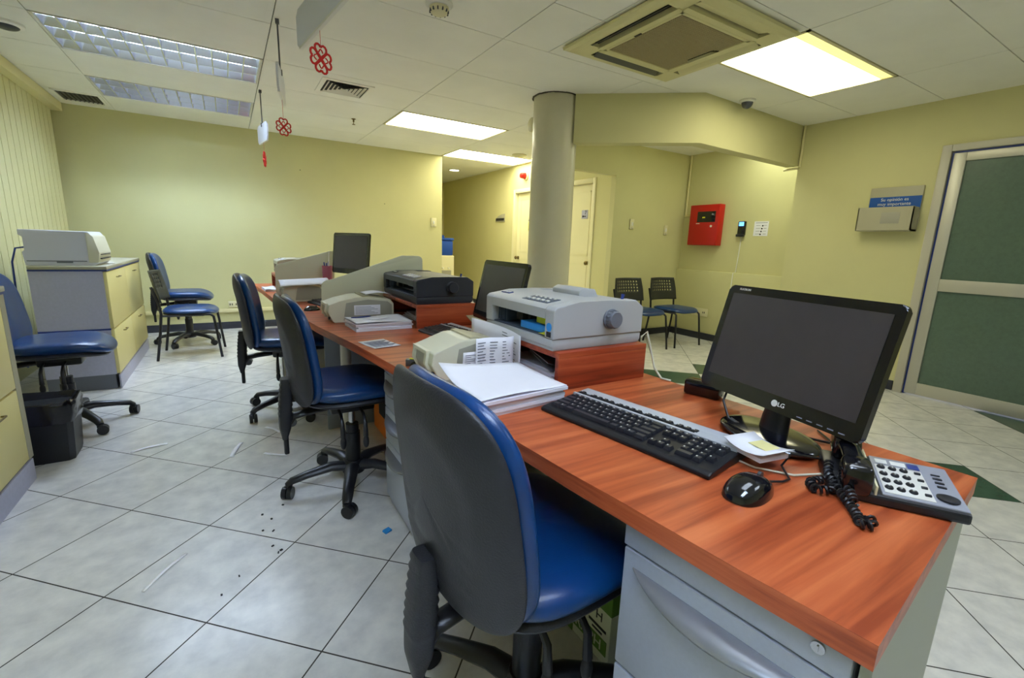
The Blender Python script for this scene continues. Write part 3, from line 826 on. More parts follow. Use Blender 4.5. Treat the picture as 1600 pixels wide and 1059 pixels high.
# waste bin
t = thing('waste_bin', 'black rectangular waste bin lined with a shiny bag, by the left cabinet', 'bin', (-.865, 3.03, 0), .02)
b = MB()
def rr(w_, d_, z, r=.02): return [Vector((x, y, z)) for x, y in ((-w_, -d_ + r), (-w_ + r, -d_), (w_ - r, -d_), (w_, -d_ + r), (w_, d_ - r), (w_ - r, d_), (-w_ + r, d_), (-w_, d_ - r))]
b.loft([rr(.13, .09, 0), rr(.135, .095, .02), rr(.15, .11, .27), rr(.152, .112, .28)], True, True, smooth=False); b.build('bin_body', BLACK, t)
b = MB(); R2 = []
for z, e in ((.20, .154), (.235, .160), (.262, .158), (.288, .164), (.306, .160), (.31, .15), (.28, .13), (.25, .12)):
    R2.append([Vector((x * (1 + random.uniform(-.025, .03)), y * (1 + random.uniform(-.03, .03)), z + random.uniform(-.006, .008))) for x, y in [(e * (abs(math.cos(a)) ** .35) * (1 if math.cos(a) > 0 else -1), (e - .04) * (abs(math.sin(a)) ** .35) * (1 if math.sin(a) > 0 else -1)) for a in [2 * PI * (k + .5) / 36 for k in range(36)]]])
b.loft(R2, False, True); b.build('bin_liner', BAG, t)

# ------------------------------------------------------------------ the long desk
DZ = .71
FRONT = [(.580, .147), (.558, .298), (.537, .50), (.522, .62), (.508, .78), (.500, 1.10), (.468, 1.40), (.418, 1.86), (.345, 2.35), (.295, 2.80), (.25, 3.45), (.21, 4.18), (.165, 4.70)]
BACK = [(1.232, .225), (1.215, .60), (1.20, 1.05), (1.17, 1.80), (1.11, 2.60), (.99, 3.50), (.86, 4.25), (.78, 4.72)]
t = thing('desk', 'long cherry wood desk running from the near right corner toward the back wall', 'desk', (0, 0, 0))
b = MB(); b.prism(FRONT + BACK[::-1], lambda u, v, w_: (u, v, w_), DZ - .034, DZ - .0006)
b.build('worktop', WOODE, t)
b = MB(); b.prism(FRONT + BACK[::-1], lambda u, v, w_: (u, v, w_), DZ - .0006, DZ); b.build('top_laminate', WOODX, t)
b = MB(); b.prism([(.60, .152), (.60, .164), (1.205, .236), (1.205, .224)], lambda u, v, w_: (u, v, w_), 0.0, DZ - .034); b.build('end_panel', PANEL, t)
b = MB()
for p, q in zip(BACK[:-1], BACK[1:]):
    b.prism([(p[0] - .05, p[1] + .03), (q[0] - .05, q[1] + .03), (q[0] - .034, q[1] + .03), (p[0] - .034, p[1] + .03)], lambda u, v, w_: (u, v, w_), .0, DZ - .034)
b.build('modesty_panel', PANEL, t)
b = MB(); b.span(.44, .94, 2.78, 2.80, 0, DZ - .034); b.build('support_panel', SUPPORT, t)
b = MB(); b.span(.32, .80, 3.72, 3.74, 0, DZ - .034); b.build('support_panel', SUPPORT, t)
b = MB(); b.cyl((.50, 2.50, 0), (.50, 2.50, DZ - .034), .028, seg=20); b.build('support_leg', WHITEM, t)
b = MB(); b.span(.56, .62, 1.9, 2.7, .60, .66, bev=.01); b.build('cable_tray', BLACK, t)

def pedestal(label, xf, y0, y1, drawers, lock=True, group=None, rz=0):
    t = thing('drawer_pedestal', label, 'drawer unit', (xf, (y0 + y1) / 2, 0), rz, group)
    hy = (y1 - y0) / 2
    b = MB(); b.span(.018, .50, -hy, hy, .0, .674, bev=.004); b.build('body', PEDG, t)
    b = MB(); b.span(0, .018, -hy, hy, drawers[0][1] + .004, .674, bev=.002); b.build('top_rail', PEDG, t)
    for z0, z1 in drawers:
        b = MB(); b.span(0, .018, -hy + .002, hy - .002, z0, z1, bev=.003); d = b.build('drawer', PEDG, t)
        h = MB(); zc = z1 - .035
        # crescent shaped bow handle
        n = 18; top = []; bot = []
        rings = []
        for k in range(n + 1):
            s_ = -1 + 2 * k / n; y = s_ * hy * .86
            dp = .040 * (1 - s_ * s_) ** .8 + .002; px = .034 * (1 - s_ * s_) ** .9 + .002
            ring = []
            for q in range(9):
                a = PI * q / 8
                ring.append(Vector((-px * math.sin(a) - .0005, y, zc + .006 - dp * (q / 8))))
            ring += [Vector((.002, y, zc + .006 - dp)), Vector((.002, y, zc + .006))]
            rings.append(ring)
        h.loft(rings); h.build('drawer_handle', PEDS, d)
    if lock:
        b = MB(); b.cyl((.002, -hy + .035, .655), (-.004, -hy + .035, .655), .008, seg=16); b.box((-.005, -hy + .035, .655), (.002, .002, .008)); b.build('lock', CHROME, t)
    return t
pg = 'drawer units under the desk'
pedestal('silver drawer unit at the near end of the desk, large bow handles', .573, .168, .500, [(.385, .622), (.19, .38), (.03, .185)], group=pg, rz=.12)
pedestal('silver three-drawer unit between the two nearest chairs', .515, 1.51, 1.83, [(.455, .60), (.31, .45), (.05, .305)], lock=False, group=pg)
pedestal('silver drawer unit at the far end of the desk behind the third chair', .315, 3.78, 4.10, [(.455, .60), (.31, .45), (.05, .305)], lock=False, group=pg)

# wooden risers on the desk
def riser(label, x0, x1, y0, y1, h=.115, z=DZ):
    t = thing('printer_riser', label, 'riser', ((x0 + x1) / 2, (y0 + y1) / 2, z), 0, 'wooden printer risers')
    ax, ay = (x1 - x0) / 2, (y1 - y0) / 2
    b = MB(); b.span(-ax, ax, -ay, ay, h - .018, h, bev=.001); b.build('top_board', WOODR, t)
    for s_ in (-1, 1):
        b = MB(); b.span(-ax + .0, ax, s_ * ay - s_ * .018, s_ * ay, 0, h - .018, bev=.001); b.build('side_board', WOODR, t)
    b = MB(); b.span(ax - .018, ax, -ay + .018, ay - .018, 0, h - .018); b.build('back_board', WOODR, t)
    return t
riser('red wood riser under the grey dot matrix printer', .80, 1.16, 1.03, 1.50)
riser('red wood riser under the black dot matrix printer', .765, 1.085, 2.125, 2.70)
riser('small wood riser at the far end of the desk behind the farther screen', .31, .66, 4.10, 4.50)

# dot matrix printers
def impact_printer(label, loc, W, D, Hh, body, inner, dark, logo_m, group, knob_m, rz=0):
    """front faces -x; W along y, D along x"""
    t = thing('dot_matrix_printer', label, 'printer', loc, rz, group)
    hy = W / 2
    base = [(-D / 2 + .012, 0), (D / 2 - .01, 0), (D / 2, .012), (D / 2, .035), (-D / 2, .035), (-D / 2, .012)]
    prof = [(-D / 2, .035), (D / 2, .035), (D / 2, Hh * .82), (D / 2 - .035, Hh * .985), (D * .05, Hh), (-D * .24, Hh * .99), (-D / 2 + .010, Hh * .90), (-D / 2 + .0, Hh * .84)]
    ex = lambda u, v, w_: (u, w_, v)
    b = MB(); b.prism(base, ex, -hy + .004, hy - .004, bev=.004); b.span(-D / 2 + .004, -D / 2 + .06, -hy + .005, hy - .005, 0, .03, bev=.002); b.build('base_tray', body if dark is body else dark, t)
    # side cheeks
    for s_ in (-1, 1):
        b = MB(); b.prism(prof, ex, s_ * hy, s_ * (hy - .045), bev=.004); b.build('side_cover', body, t)
    # top cover between cheeks
    top = [(-D / 2 + .0, Hh * .64), (-D / 2 + .0, Hh * .84), (-D / 2 + .010, Hh * .90), (-D * .24, Hh * .99), (D * .05, Hh), (D * .05, Hh - .02), (-D * .2, Hh * .90), (-D / 2 + .02, Hh * .82), (-D / 2 + .02, Hh * .64)]
    b = MB(); b.prism(top, ex, -hy + .045, hy - .045); b.build('top_cover', body, t)
    b = MB(); b.prism([(D * .05, Hh - .004), (D / 2 - .035, Hh * .985 - .004), (D / 2, Hh * .82), (D / 2, .035), (D / 2 - .02, .035), (D * .05, Hh * .7)], ex, -hy + .045, hy - .045); b.build('rear_cover', body, t)
    b = MB(); b.span(-D * .20, D / 2 - .02, -hy + .045, hy - .045, .034, .045); b.span(-D * .05, -D * .02, -hy + .045, hy - .045, .045, Hh * .7)
    b.cyl((-D * .22, -hy + .05, Hh * .52), (-D * .22, hy - .05, Hh * .52), .010, seg=14); b.cyl((-D * .26, -hy + .05, Hh * .34), (-D * .26, hy - .05, Hh * .34), .006, seg=10)
    b.span(-D / 2 + .01, -D * .2, -hy + .045, hy - .045, .034, .04)
    b.build('print_bed', inner, t)
    b = MB(); b.span(-D * .42, -D * .1, hy - .10, hy - .05, .04, Hh * .62, bev=.004)
    for k in range(4): b.span(-D * .44, -D * .42, hy - .095 + k * .012, hy - .09 + k * .012, .045, Hh * .6)
    b.build('tractor_unit', inner, t)
    b = MB(); b.span(-D * .33, -D * .16, hy - .20, hy - .13, .05, Hh * .55, bev=.004); b.box((-D * .35, hy - .165, .07), (.03, .04, .03), bev=.004); b.build('print_head', DARK, t)
    # paper knob on the near side
    b = MB(); b.lathe([(.001, 0), (.030, 0), (.032, .006), (.027, .008), (.027, .026), (.024, .030), (.001, .030)], (D * .10, -hy - .001, Hh * .60), 24, rot=RX(PI / 2))
    for k in range(16):
        a = 2 * PI * k / 16; b.box((D * .10 + .027 * math.cos(a), -hy - .016, Hh * .60 + .027 * math.sin(a)), (.003, .018, .003), RY(-a))
    b.build('paper_knob', knob_m, t)
    # control strip on the sloping top front
    sx, sz = (D * .26 - .010), Hh * .09; L = math.hypot(sx, sz)
    a0 = Vector((-D / 2 + .010, 0, Hh * .90)); a1 = Vector((-D * .24, 0, Hh * .99)); dv = (a1 - a0).normalized(); nn = Vector((-dv.z, 0, dv.x))
    def place(bm_, u, y, du, dy, th=.002):
        c = a0 + dv * u + nn * (th * .5); bm_.box((c.x, y, c.z), (du, dy, th), RY(-math.atan2(dv.z, dv.x)))
    b = MB(); place(b, L * .5, -hy * .30, L * .62, W * .34, .0016); b.build('control_panel', inner if body is PGREY else CABG, t)
    b = MB()
    for k in range(5): place(b, L * .36, -hy * .30 - W * .13 + k * W * .062, .010, .012, .005)
    for k in range(5): place(b, L * .70, -hy * .30 - W * .13 + k * W * .062, .006, .008, .004)
    b.build('buttons', WHITE, t)
    b = MB(); place(b, L * .52, hy * .72, .020, .052, .003); lp = b.build('logo_plate', logo_m, t)
    c = a0 + dv * (L * .52) + nn * .0035
    text('lettering', 'EPSON', .015, WHITE, lp, (c.x, hy * .72, c.z), (0, -1, 0), tuple(dv))
    # head gap lever, sockets, sticker
    b = MB(); b.tube([(D * .30, -hy + .03, Hh * .88), (D * .30, -hy + .03, Hh * .93), (D * .315, -hy + .03, Hh * 1.1)], [.004, .004, .006], 8); b.build('lever', BLUEL, t)
    b = MB(); b.span(-D / 2 - .001, -D / 2 + .002, -hy + .012, -hy + .034, .04, .056); b.build('power_switch', DARK, t)
    return t
gp = impact_printer('large grey dot matrix printer with round side knob on the near riser', (.975, 1.262, .825), .415, .365, .145, PGREY, PIN, PGREYD if False else PGREY, BLUEL, 'dot matrix printers', PGREYD)
impact_printer('black dot matrix printer on the middle riser', (.925, 2.425, .825), .56, .31, .135, PBLK, PIN, PBLK, PBLK, 'dot matrix printers', PBLK)
impact_printer('dark and cream printer at the far end of the desk, half hidden by a screen', (.48, 4.30, .825), .36, .30, .13, SIGNG, PIN, PBLK, PBLK, 'dot matrix printers', PBLK)
# paper support behind the grey printer
b = MB(); b.prism([(0, 0), (.09, 0), (.07, .035), (.02, .04), (0, .03)], lambda u, v, w_: (u, w_, v), -.17, -.02, bev=.003)
b.build('paper_guide', PGREY, gp, loc=(.02, .10, .130))
b = MB(); b.cyl((-.1835, -.185, .07), (-.1815, -.185, .07), .013, seg=20); b.build('round_sticker', CYAN, gp)
# things inside the grey printer
b = MB(); b.box((0, 0, .012), (.055, .15, .022), RX(.03), bev=.001); b.box((-.028, 0, .012), (.001, .10, .010)); 
o = b.build('ribbon_box', CYAN, None); tag(o, 'blue ribbon box lying in the mouth of the grey printer', 'box'); o.location = (.835, 1.17, .866); o.rotation_euler = (0, 0, .12)
b = MB(); b.box((0, 0, .010), (.05, .10, .019), bev=.001)
o = b.build('ribbon_box', LIME, None); tag(o, 'yellow green box on top of the blue box in the grey printer', 'box'); o.location = (.845, 1.135, .891); o.rotation_euler = (0, 0, -.05)
b = MB(); b.surf(lambda a, c: (a * .03, c * .045, .004 + .012 * math.sin(c * PI) * a), 4, 6)
o = b.build('sticky_note', YEL, None, solid=.0008); tag(o, 'small yellow note hanging off the front of the blue ribbon box', 'note'); o.location = (.792, 1.085, .865)

# cream document printers (scanners) on the desk
def slip(label, loc, L, Wd, Hh, label_side=False, rz=0):
    """front faces -x, length L along +x, width Wd along y"""
    t = thing('slip_printer', label, 'slip printer', loc, rz, 'cream slip printers')
    prof = [(.03, 0), (L, 0), (L, Hh * .70), (L * .94, Hh * .88), (L * .62, Hh), (L * .42, Hh), (.06, Hh * .86), (.006, Hh * .72), (0, Hh * .42), (.022, .01)]
    ex = lambda u, v, w_: (u, w_, v)
    b = MB(); b.prism(prof, ex, -Wd / 2, Wd / 2, bev=.004); b.build('body', SCAN, t)
    b = MB()
    # side panel with chamfer, dark recess patch at the front
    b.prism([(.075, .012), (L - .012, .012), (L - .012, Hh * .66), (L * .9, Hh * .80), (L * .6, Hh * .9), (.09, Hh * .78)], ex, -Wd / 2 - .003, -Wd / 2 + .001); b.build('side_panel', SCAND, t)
    b = MB(); b.prism([(.0145, Hh * .12), (-.0025, Hh * .42), (.002, Hh * .68), (.02, Hh * .68), (.03, Hh * .12)], ex, -Wd * .2, Wd * .28); b.build('front_recess_shade', SCAND, t)  # raised patch; the shade inside a recess is put into its grey
    b = MB()
    for y in (-Wd * .26, Wd * .34):
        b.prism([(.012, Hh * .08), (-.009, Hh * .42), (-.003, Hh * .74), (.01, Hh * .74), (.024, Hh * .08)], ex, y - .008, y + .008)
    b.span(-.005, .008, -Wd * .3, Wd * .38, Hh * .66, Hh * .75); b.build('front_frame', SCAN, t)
    b = MB(); b.span(.004, .012, -Wd * .46, -Wd * .38, Hh * .14, Hh * .24); b.build('switch', DARK, t)
    b = MB(); b.prism([(L * .52, Hh * .99), (L * .97, Hh * .80), (L * .97, Hh * .86), (L * .6, Hh * 1.06), (L * .52, Hh * 1.05)], ex, -Wd * .46, Wd * .46); b.build('paper_cover', SMOKE, t)
    if label_side:
        b = MB(); b.span(L * .38, L * .78, -Wd / 2 - .0042, -Wd / 2 - .003, Hh * .28, Hh * .68); s2 = b.build('side_label', PAPER, t)
        b = MB()
        for k in range(6): b.span(L * .40, L * (.74 - .05 * (k % 3)), -Wd / 2 - .0047, -Wd / 2 - .0042, Hh * (.33 + .055 * k), Hh * (.345 + .055 * k))
        b.build('print_lines', INK, s2)
    return t
slip('cream slip printer nearest the camera, smoked cover and sheets against its side', (.498, 1.345, DZ), .255, .17, .125)
slip('cream slip printer with a printed label on its side, beside the first frosted screen', (.405, 2.51, DZ), .335, .19, .128, True)
slip('cream slip printer with a white sheet draped over it, at the third place', (.285, 3.40, DZ), .25, .16, .12)

# ------------------------------------------------------------------ frosted screens
def screen_panel(label, y, poly, loc=(0, 0, 0)):
    t = thing('desk_divider', label, 'divider', (poly[0][0], y, DZ))
    x0 = poly[0][0]
    b = MB(); b.prism([(u - x0, v - DZ) for u, v in poly], lambda u, v, w_: (u, w_, v), -.005, .005, bev=.001); b.build('frosted_sheet', FROST, t)
    b = MB(); b.box((.04, 0, .012), (.03, .024, .024), bev=.002); b.box((poly[1][0] - x0 - .05, 0, .012), (.03, .024, .024), bev=.002); b.build('clamp', CHROME, t)
    return t
def rcorner(cx, cy, r, a0, a1, n=6):
    return [(cx + r * math.cos(a0 + (a1 - a0) * k / n), cy + r * math.sin(a0 + (a1 - a0) * k / n)) for k in range(n + 1)]
screen_panel('taller frosted divider with sloping top between second and third workplace', 2.76,
    [(.43, DZ), (1.03, DZ)] + rcorner(1.00, 1.012, .03, 0, PI / 2) + [(.90, 1.042)] + [(.50, .905)] + rcorner(.468, .865, .032, PI / 2 + .2, PI) )
screen_panel('farther frosted divider holding the pink pen pot', 3.70,
    [(.275, DZ), (.68, DZ), (.68, 1.035)] + [(.66, 1.037), (.335, .945)] + rcorner(.315, .905, .036, PI / 2 + .2, PI))
# pen holder
t = thing('pen_holder', 'pink pen pot with blue pens in front of the farther divider', 'pen holder', (.615, 3.61, .832))
b = MB(); b.lathe([(.030, 0), (.033, .002), (.036, .10), (.033, .10), (.029, .006), (.001, .005)], seg=24); b.build('pot', PINK, t)
b = MB(); b.span(-.02, .02, .03, .085, .06, .075); b.build('hook', STEELG, t)
pens = MB()
for a, c, h_ in ((.01, .01, .13), (-.015, .005, .125), (-.005, -.014, .12)): pens.cyl((a * .4, c * .4, .006), (a * 1.3, c * 1.3, h_), .0045, seg=8)
o = pens.build('pen', BLUEL, t)
b = MB(); b.cyl((.005, .0, .006), (.02, .012, .185), .004, seg=8); b.box((.02, .012, .19), (.006, .002, .03)); b.build('pen', WHITE, t)

# ------------------------------------------------------------------ monitors
def monitor(label, c, yaw, tilt, W, Hh, bottom, neck_base=None, brand=True, baseoff=.02, basez=None):
    """c = centre of the lower front edge; faces yaw"""
    t = thing('monitor', label, 'monitor', (c[0], c[1], DZ), yaw, 'flat monitors')
    zb = c[2] - DZ; R_ = RY(-tilt)      # tilt the top backwards (screen faces +x)
    def P(x, y, z): return R_ @ Vector((x, y, z)) + Vector((0, 0, zb))
    ex = lambda u, v, w_: P(w_, u, v)
    r = .012
    outl = rcorner(W / 2 - r, r, r, -PI / 2, 0) + rcorner(W / 2 - r, Hh - r, r, 0, PI / 2) + rcorner(-W / 2 + r, Hh - r, r, PI / 2, PI) + rcorner(-W / 2 + r, r, r, PI, 1.5 * PI)
    b = MB(); b.prism(outl, ex, -.015, 0, bev=.003); b.build('bezel', GLOSSB, t)
    b = MB(); i0 = .018; b.prism([(-W / 2 + i0, .036), (W / 2 - i0, .036), (W / 2 - i0, Hh - .020), (-W / 2 + i0, Hh - .020)], ex, -.002, .0012); b.build('screen', SCREEN, t)
    b = MB(); b.pillow(W * .94, Hh * .9, .07, n=5, edge=.35, fn=lambda u, v, h: P(-.012 - abs(h) if h < 0 else -.012, u, Hh / 2 + v), rings=8, seg=36); b.build('back_cover', BLACK, t)
    b = MB(); b.tube([P(-.04, 0, Hh * .35), P(-.045, 0, Hh * .08), (-.04, 0, .05), (-.035, 0, .012)], [.03, .03, .034, .036], 12, flat=.55); b.build('neck', BLACK, t)
    b = MB(); b.pillow(.155, .235, .024, n=2.1, edge=.3, fn=lambda u, v, h: (u - baseoff, v, .012 + h), rings=8, seg=44); b.build('base', GLOSSB, t)
    if brand:
        k = MB(); q = P(.0015, -.026, .018)
        k.lathe([(.001, 0), (.0075, 0), (.0075, .0006), (.001, .0006)], tuple(P(.0005, .018, .018)), 20, rot=R_ @ RY(PI / 2)); k.build('brand_mark', WHITE, t)
        text('lettering', 'LG', .014, WHITE, t, tuple(P(.0012, .035, .018)), (0, 1, 0), tuple(R_ @ Vector((0, 0, 1))))
        text('lettering', 'FLATRON', .0075, WHITE, t, tuple(P(.0012, -W / 2 + .05, Hh - .009)), (0, 1, 0), tuple(R_ @ Vector((0, 0, 1))))
        k = MB()
        for j in range(5):
            q = P(.0008, W * .20 + j * .022, .008); k.box(tuple(q), (.001, .012, .0022), R_)
        k.build('button_marks', INK, t)
    return t
monitor('large black monitor nearest the camera, screen off, maker badge on its lower bezel', (1.010, .537, .788), math.radians(169), math.radians(14), .408, .268, .8)
monitor('black monitor behind the grey printer, screen tilted back', (.945, 1.705, .797), math.radians(177), math.radians(13), .40, .268, .8, brand=False, baseoff=.085)
monitor('square black monitor standing tall at the far workplace against the back wall', (.725, 3.40, .888), math.radians(207), math.radians(6), .372, .285, .9, brand=False)

# ------------------------------------------------------------------ keyboards
def keyboard(label, loc, rz, detail=True):
    t = thing('keyboard', label, 'keyboard', loc, rz, 'keyboards')
    L, D = .455, .185
    prof = [(-D / 2, 0), (D / 2, .0), (D / 2, .026), (D * .30, .024), (-D / 2 + .01, .013), (-D / 2, .009)]
    b = MB(); b.prism(prof, lambda u, v, w_: (w_, u, v), -L / 2, L / 2, bev=.003); b.build('case', BLACK, t)
    sl = math.atan2(.011, D * .80)
    def pz(y): return .013 + (y + D / 2) / (D * .8) * .011
    b = MB(); b.prism([(D * .30, .0255), (D / 2 - .002, .0285), (D / 2 - .002, .024), (D * .30, .022)], lambda u, v, w_: (w_, u, v), -L / 2 + .002, L / 2 - .002, bev=.001)
    b.span(-L / 2 + .004, L / 2 - .004, .0268, .0345, .018, pz(D * .165) + .0065)
    b.span(.125, L / 2 - .004, D * .16, D * .32, .018, .0285)
    b.build('silver_strip', SILV, t)
    keys = []
    u0 = .0188; x0 = -L / 2 + .012
    rows = [[(0, 1)] + [(2 + i, 1) for i in range(4)] + [(6.5 + i, 1) for i in range(4)] + [(11 + i, 1) for i in range(4)] + [(15.4 + i, 1) for i in range(3)],
            [(i, 1) for i in range(13)] + [(13, 2)] + [(15.4 + i, 1) for i in range(3)] + [(18.8 + i, 1) for i in range(4)],
            [(0, 1.5)] + [(1.5 + i, 1) for i in range(12)] + [(13.5, 1.5)] + [(15.4 + i, 1) for i in range(3)] + [(18.8 + i, 1) for i in range(4)],
            [(0, 1.8)] + [(1.8 + i, 1) for i in range(11)] + [(12.8, 2.2)] + [(18.8 + i, 1) for i in range(3)],
            [(0, 2.3)] + [(2.3 + i, 1) for i in range(10)] + [(12.3, 2.7)] + [(16.4, 1)] + [(18.8 + i, 1) for i in range(3)] + [(21.8, 1)],
            [(0, 1.4), (1.4, 1.1), (2.5, 1.3), (3.8, 6), (9.8, 1.3), (11.1, 1.2), (12.3, 1.2), (13.5, 1.5)] + [(15.4 + i, 1) for i in range(3)] + [(18.8, 2), (20.8, 1)]]
    ys = [.058, .022, .003, -.016, -.035, -.054]
    ys = [.0395 + .007, .016, -.003, -.022, -.041, -.060]
    tot = 22.9; sc = (L - .024) / tot
    cache = {}; n = 0; rest = MB(); allk = MB()
    for r_, y in zip(rows, ys):
        for k, w_ in r_:
            xc = x0 + (k + w_ / 2) * sc; wk = w_ * sc - .0022; z = pz(y)
            def keymesh(bm_, c):
                hx, hy = wk / 2, .0082
                bm_.loft([[Vector((c[0] + sx * (hx - ins), c[1] + sy * (hy - ins) + off, c[2] + z_)) for sx, sy in ((-1, -1), (1, -1), (1, 1), (-1, 1))] for ins, off, z_ in ((0, 0, 0), (.0008, 0, .005), (.0026, .0006, .0085))], True, True, smooth=False)
            if detail and n < 96:
                kk = round(w_, 2)
                if kk not in cache:
                    q = MB(); keymesh(q, (0, 0, 0)); o = q.build('key', KEYM, t); cache[kk] = o
                else:
                    o = cache[kk].copy(); C.objects.link(o); o.parent = t
                o.location = (xc, y, z - .001)
            elif detail:
                keymesh(rest, (xc, y, z - .001))
            else: keymesh(allk, (xc, y, z - .001))
            n += 1
    if detail:
        o = rest.build('remaining_keys', KEYM, t); o['kind'] = 'stuff'
        b = MB()
        rnd = random.Random(3)
        for r_, y in zip(rows, ys):
            for k, w_ in r_:
                if w_ < 1.3:
                    b.box((x0 + (k + .32) * sc, y + .002, pz(y) + .0078), (.0028, .0036, .0004))
        b.build('key_legends', WHITE, t)
        b = MB(); b.span(L / 2 - .035, L / 2 - .022, D * .40 - .005, D * .40 + .003, .0275, .0292); b.build('lock_light', DARK, t)
    else: allk.build('keys', KEYM, t)
    return t
keyboard('black keyboard with silver top strip nearest the camera', (.792, .712, DZ), math.radians(-81))
keyboard('black keyboard in front of the second monitor', (.868, 1.845, DZ), math.radians(-82), False)
keyboard('dark keyboard at the third workplace between divider and slip printer', (.56, 3.06, DZ), math.radians(-78), False)

# mice
def mouse(label, loc, rz, s_=1.0):
    t = thing('computer_mouse', label, 'mouse', loc, rz, 'computer mice')
    b = MB(); b.pillow(.105 * s_, .060 * s_, .062 * s_, n=2.3, egg=0, edge=.7, fn=lambda u, v, h: (u, v * (1 - .12 * u / .05), max(0, h) * (1 - .25 * (u / .05) ** 2 - .12 * u / .05) + .001), seg=32, rings=12)
    b.build('shell', GLOSSB, t)
    b = MB(); b.cyl((.028 * s_, -.003, .024 * s_), (.028 * s_, .003, .024 * s_), .006 * s_, seg=12); b.build('scroll_wheel', STEELG, t)
    return t
mouse('glossy black mouse nearest the camera beside the keyboard', (.762, .410, DZ), math.radians(4), 1.12)
mouse('dark mouse behind the nearest slip printer', (.55, 1.485, DZ), math.radians(20), .95)
mouse('black mouse beside the third keyboard at the divider', (.40, 2.90, DZ), math.radians(20), .9)
b = MB(); b.tube([(.82, .41, DZ + .008), (.85, .40, DZ + .005), (.875, .40, DZ + .004), (.90, .43, DZ + .012), (.93, .43, DZ + .03), (.97, .40, DZ + .025), (1.03, .39, DZ + .008), (1.12, .42, DZ + .004), (1.19, .50, DZ + .004)], .0022, 6)
tag(b.build('mouse_cable', BLACK), 'thin black cable running from the nearest mouse across the monitor foot', 'cable')
b = MB(); b.tube([(.895, .62, DZ + .003), (.86, .53, DZ + .003), (.862, .46, DZ + .003), (.90, .405, DZ + .003), (.97, .375, DZ + .003), (1.04, .375, DZ + .003)], .0022, 6)
tag(b.build('keyboard_cable', CONCAVE), 'thin pale cable curving in front of the nearest monitor foot', 'cable')
b = MB(); b.tube([(1.06, .66, .80), (1.035, .655, .765), (1.01, .62, .735), (1.01, .60, .728)], .003, 8); b.tube([(1.01, .615, .733), (1.01, .59, .726)], .0065, 10); b.tube([(1.01, .59, .726), (1.04, .56, .718), (1.10, .52, .715), (1.15, .40, .715)], .003, 8)
tag(b.build('monitor_cable', BLACK), 'black video cable with a ferrite lump under the nearest monitor', 'cable')
# folded notes resting on the monitor foot
t = thing('folded_leaflet', 'white printed leaflet with yellow note on the nearest monitor foot', 'leaflet', (.888, .475, DZ + .024), math.radians(80))
b = MB(); b.surf(lambda a, c: ((a - .5) * .095, (c - .5) * .085, .010 + .010 * (a - .5) ** 2 * 4), 6, 2); b.build('sheet', PAPER, t, solid=.0012)
b = MB(); b.span(-.03, .02, -.036, .004, .0125, .0133); b.build('yellow_note', mat('note_yellow', (222, 214, 150), .8), t)
b = MB(); b.span(-.04, .04, -.038, .038, 0.0, .009); b.build('stack', PAPERE, t)

# ------------------------------------------------------------------ telephone
PRz = math.radians(-58)
t = thing('desk_telephone', 'black and grey desk telephone at the near right corner of the desk', 'telephone', (1.008, .270, DZ), PRz)
t.scale = (.82, .84, .86)
# local: x along the face, y away, z up
def phz(y): return .022 + (y + .08) * .15
b = MB(); b.prism([(-.080, 0), (.080, 0), (.080, phz(.080)), (-.080, phz(-.080))], lambda u, v, w_: (w_, u, v), -.112, .088, bev=.006); b.build('body', BLACK, t)
def slab(x0, x1, y0, y1, up0, up1, m, name, par=None, bev=.0008):
    b = MB(); b.prism([(y0, phz(y0) + up0), (y1, phz(y1) + up0), (y1, phz(y1) + up1), (y0, phz(y0) + up1)], lambda u, v, w_: (w_, u, v), x0, x1, bev=bev)
    return b.build(name, m, par or t)
slab(-.055, .085, -.074, .076, -.002, .003, PHONEG, 'face_plate', bev=.002)
slab(-.050, .034, -.066, .040, .002, .0042, PHONEL, 'keypad_plate')
slab(-.046, -.024, .048, .064, .003, .0045, WHITE, 'name_card'); slab(-.018, .010, .048, .064, .003, .0045, WHITE, 'name_card'); slab(.013, .034, .046, .066, .003, .0045, BLUEL, 'display')
n = 0
for r_ in range(4):
    for c_ in range(3):
        x = -.040 + c_ * .0205; y = .030 - r_ * .026
        b = MB(); b.lathe([(.0078, .003), (.0078, .0055), (.0062, .008), (.001, .0082)], (x, y, phz(y)), 18); k = b.build('key_button', KEYM, t)
        text('digit', '123456789*0#'[n], .008, WHITE, k, (x, y, phz(y) + .0087), (1, 0, 0), (0, 1, .15)); n += 1
    y = .028 - r_ * .026
    slab(.019, .030, y - .003, y + .003, .004, .0075, KEYM, 'function_key')
for k in range(4): slab(.050, .066, .036 - k * .015, .0395 - k * .015 + (0 if k == 0 else .0025), .003, .0055, KEYM, 'function_key')
b = MB(); b.lathe([(.019, .002), (.019, .0050), (.014, .006), (.010, .0045), (.001, .0045)], (.058, -.044, phz(-.044)), 28); b.build('speaker_ring', KEYM, t)
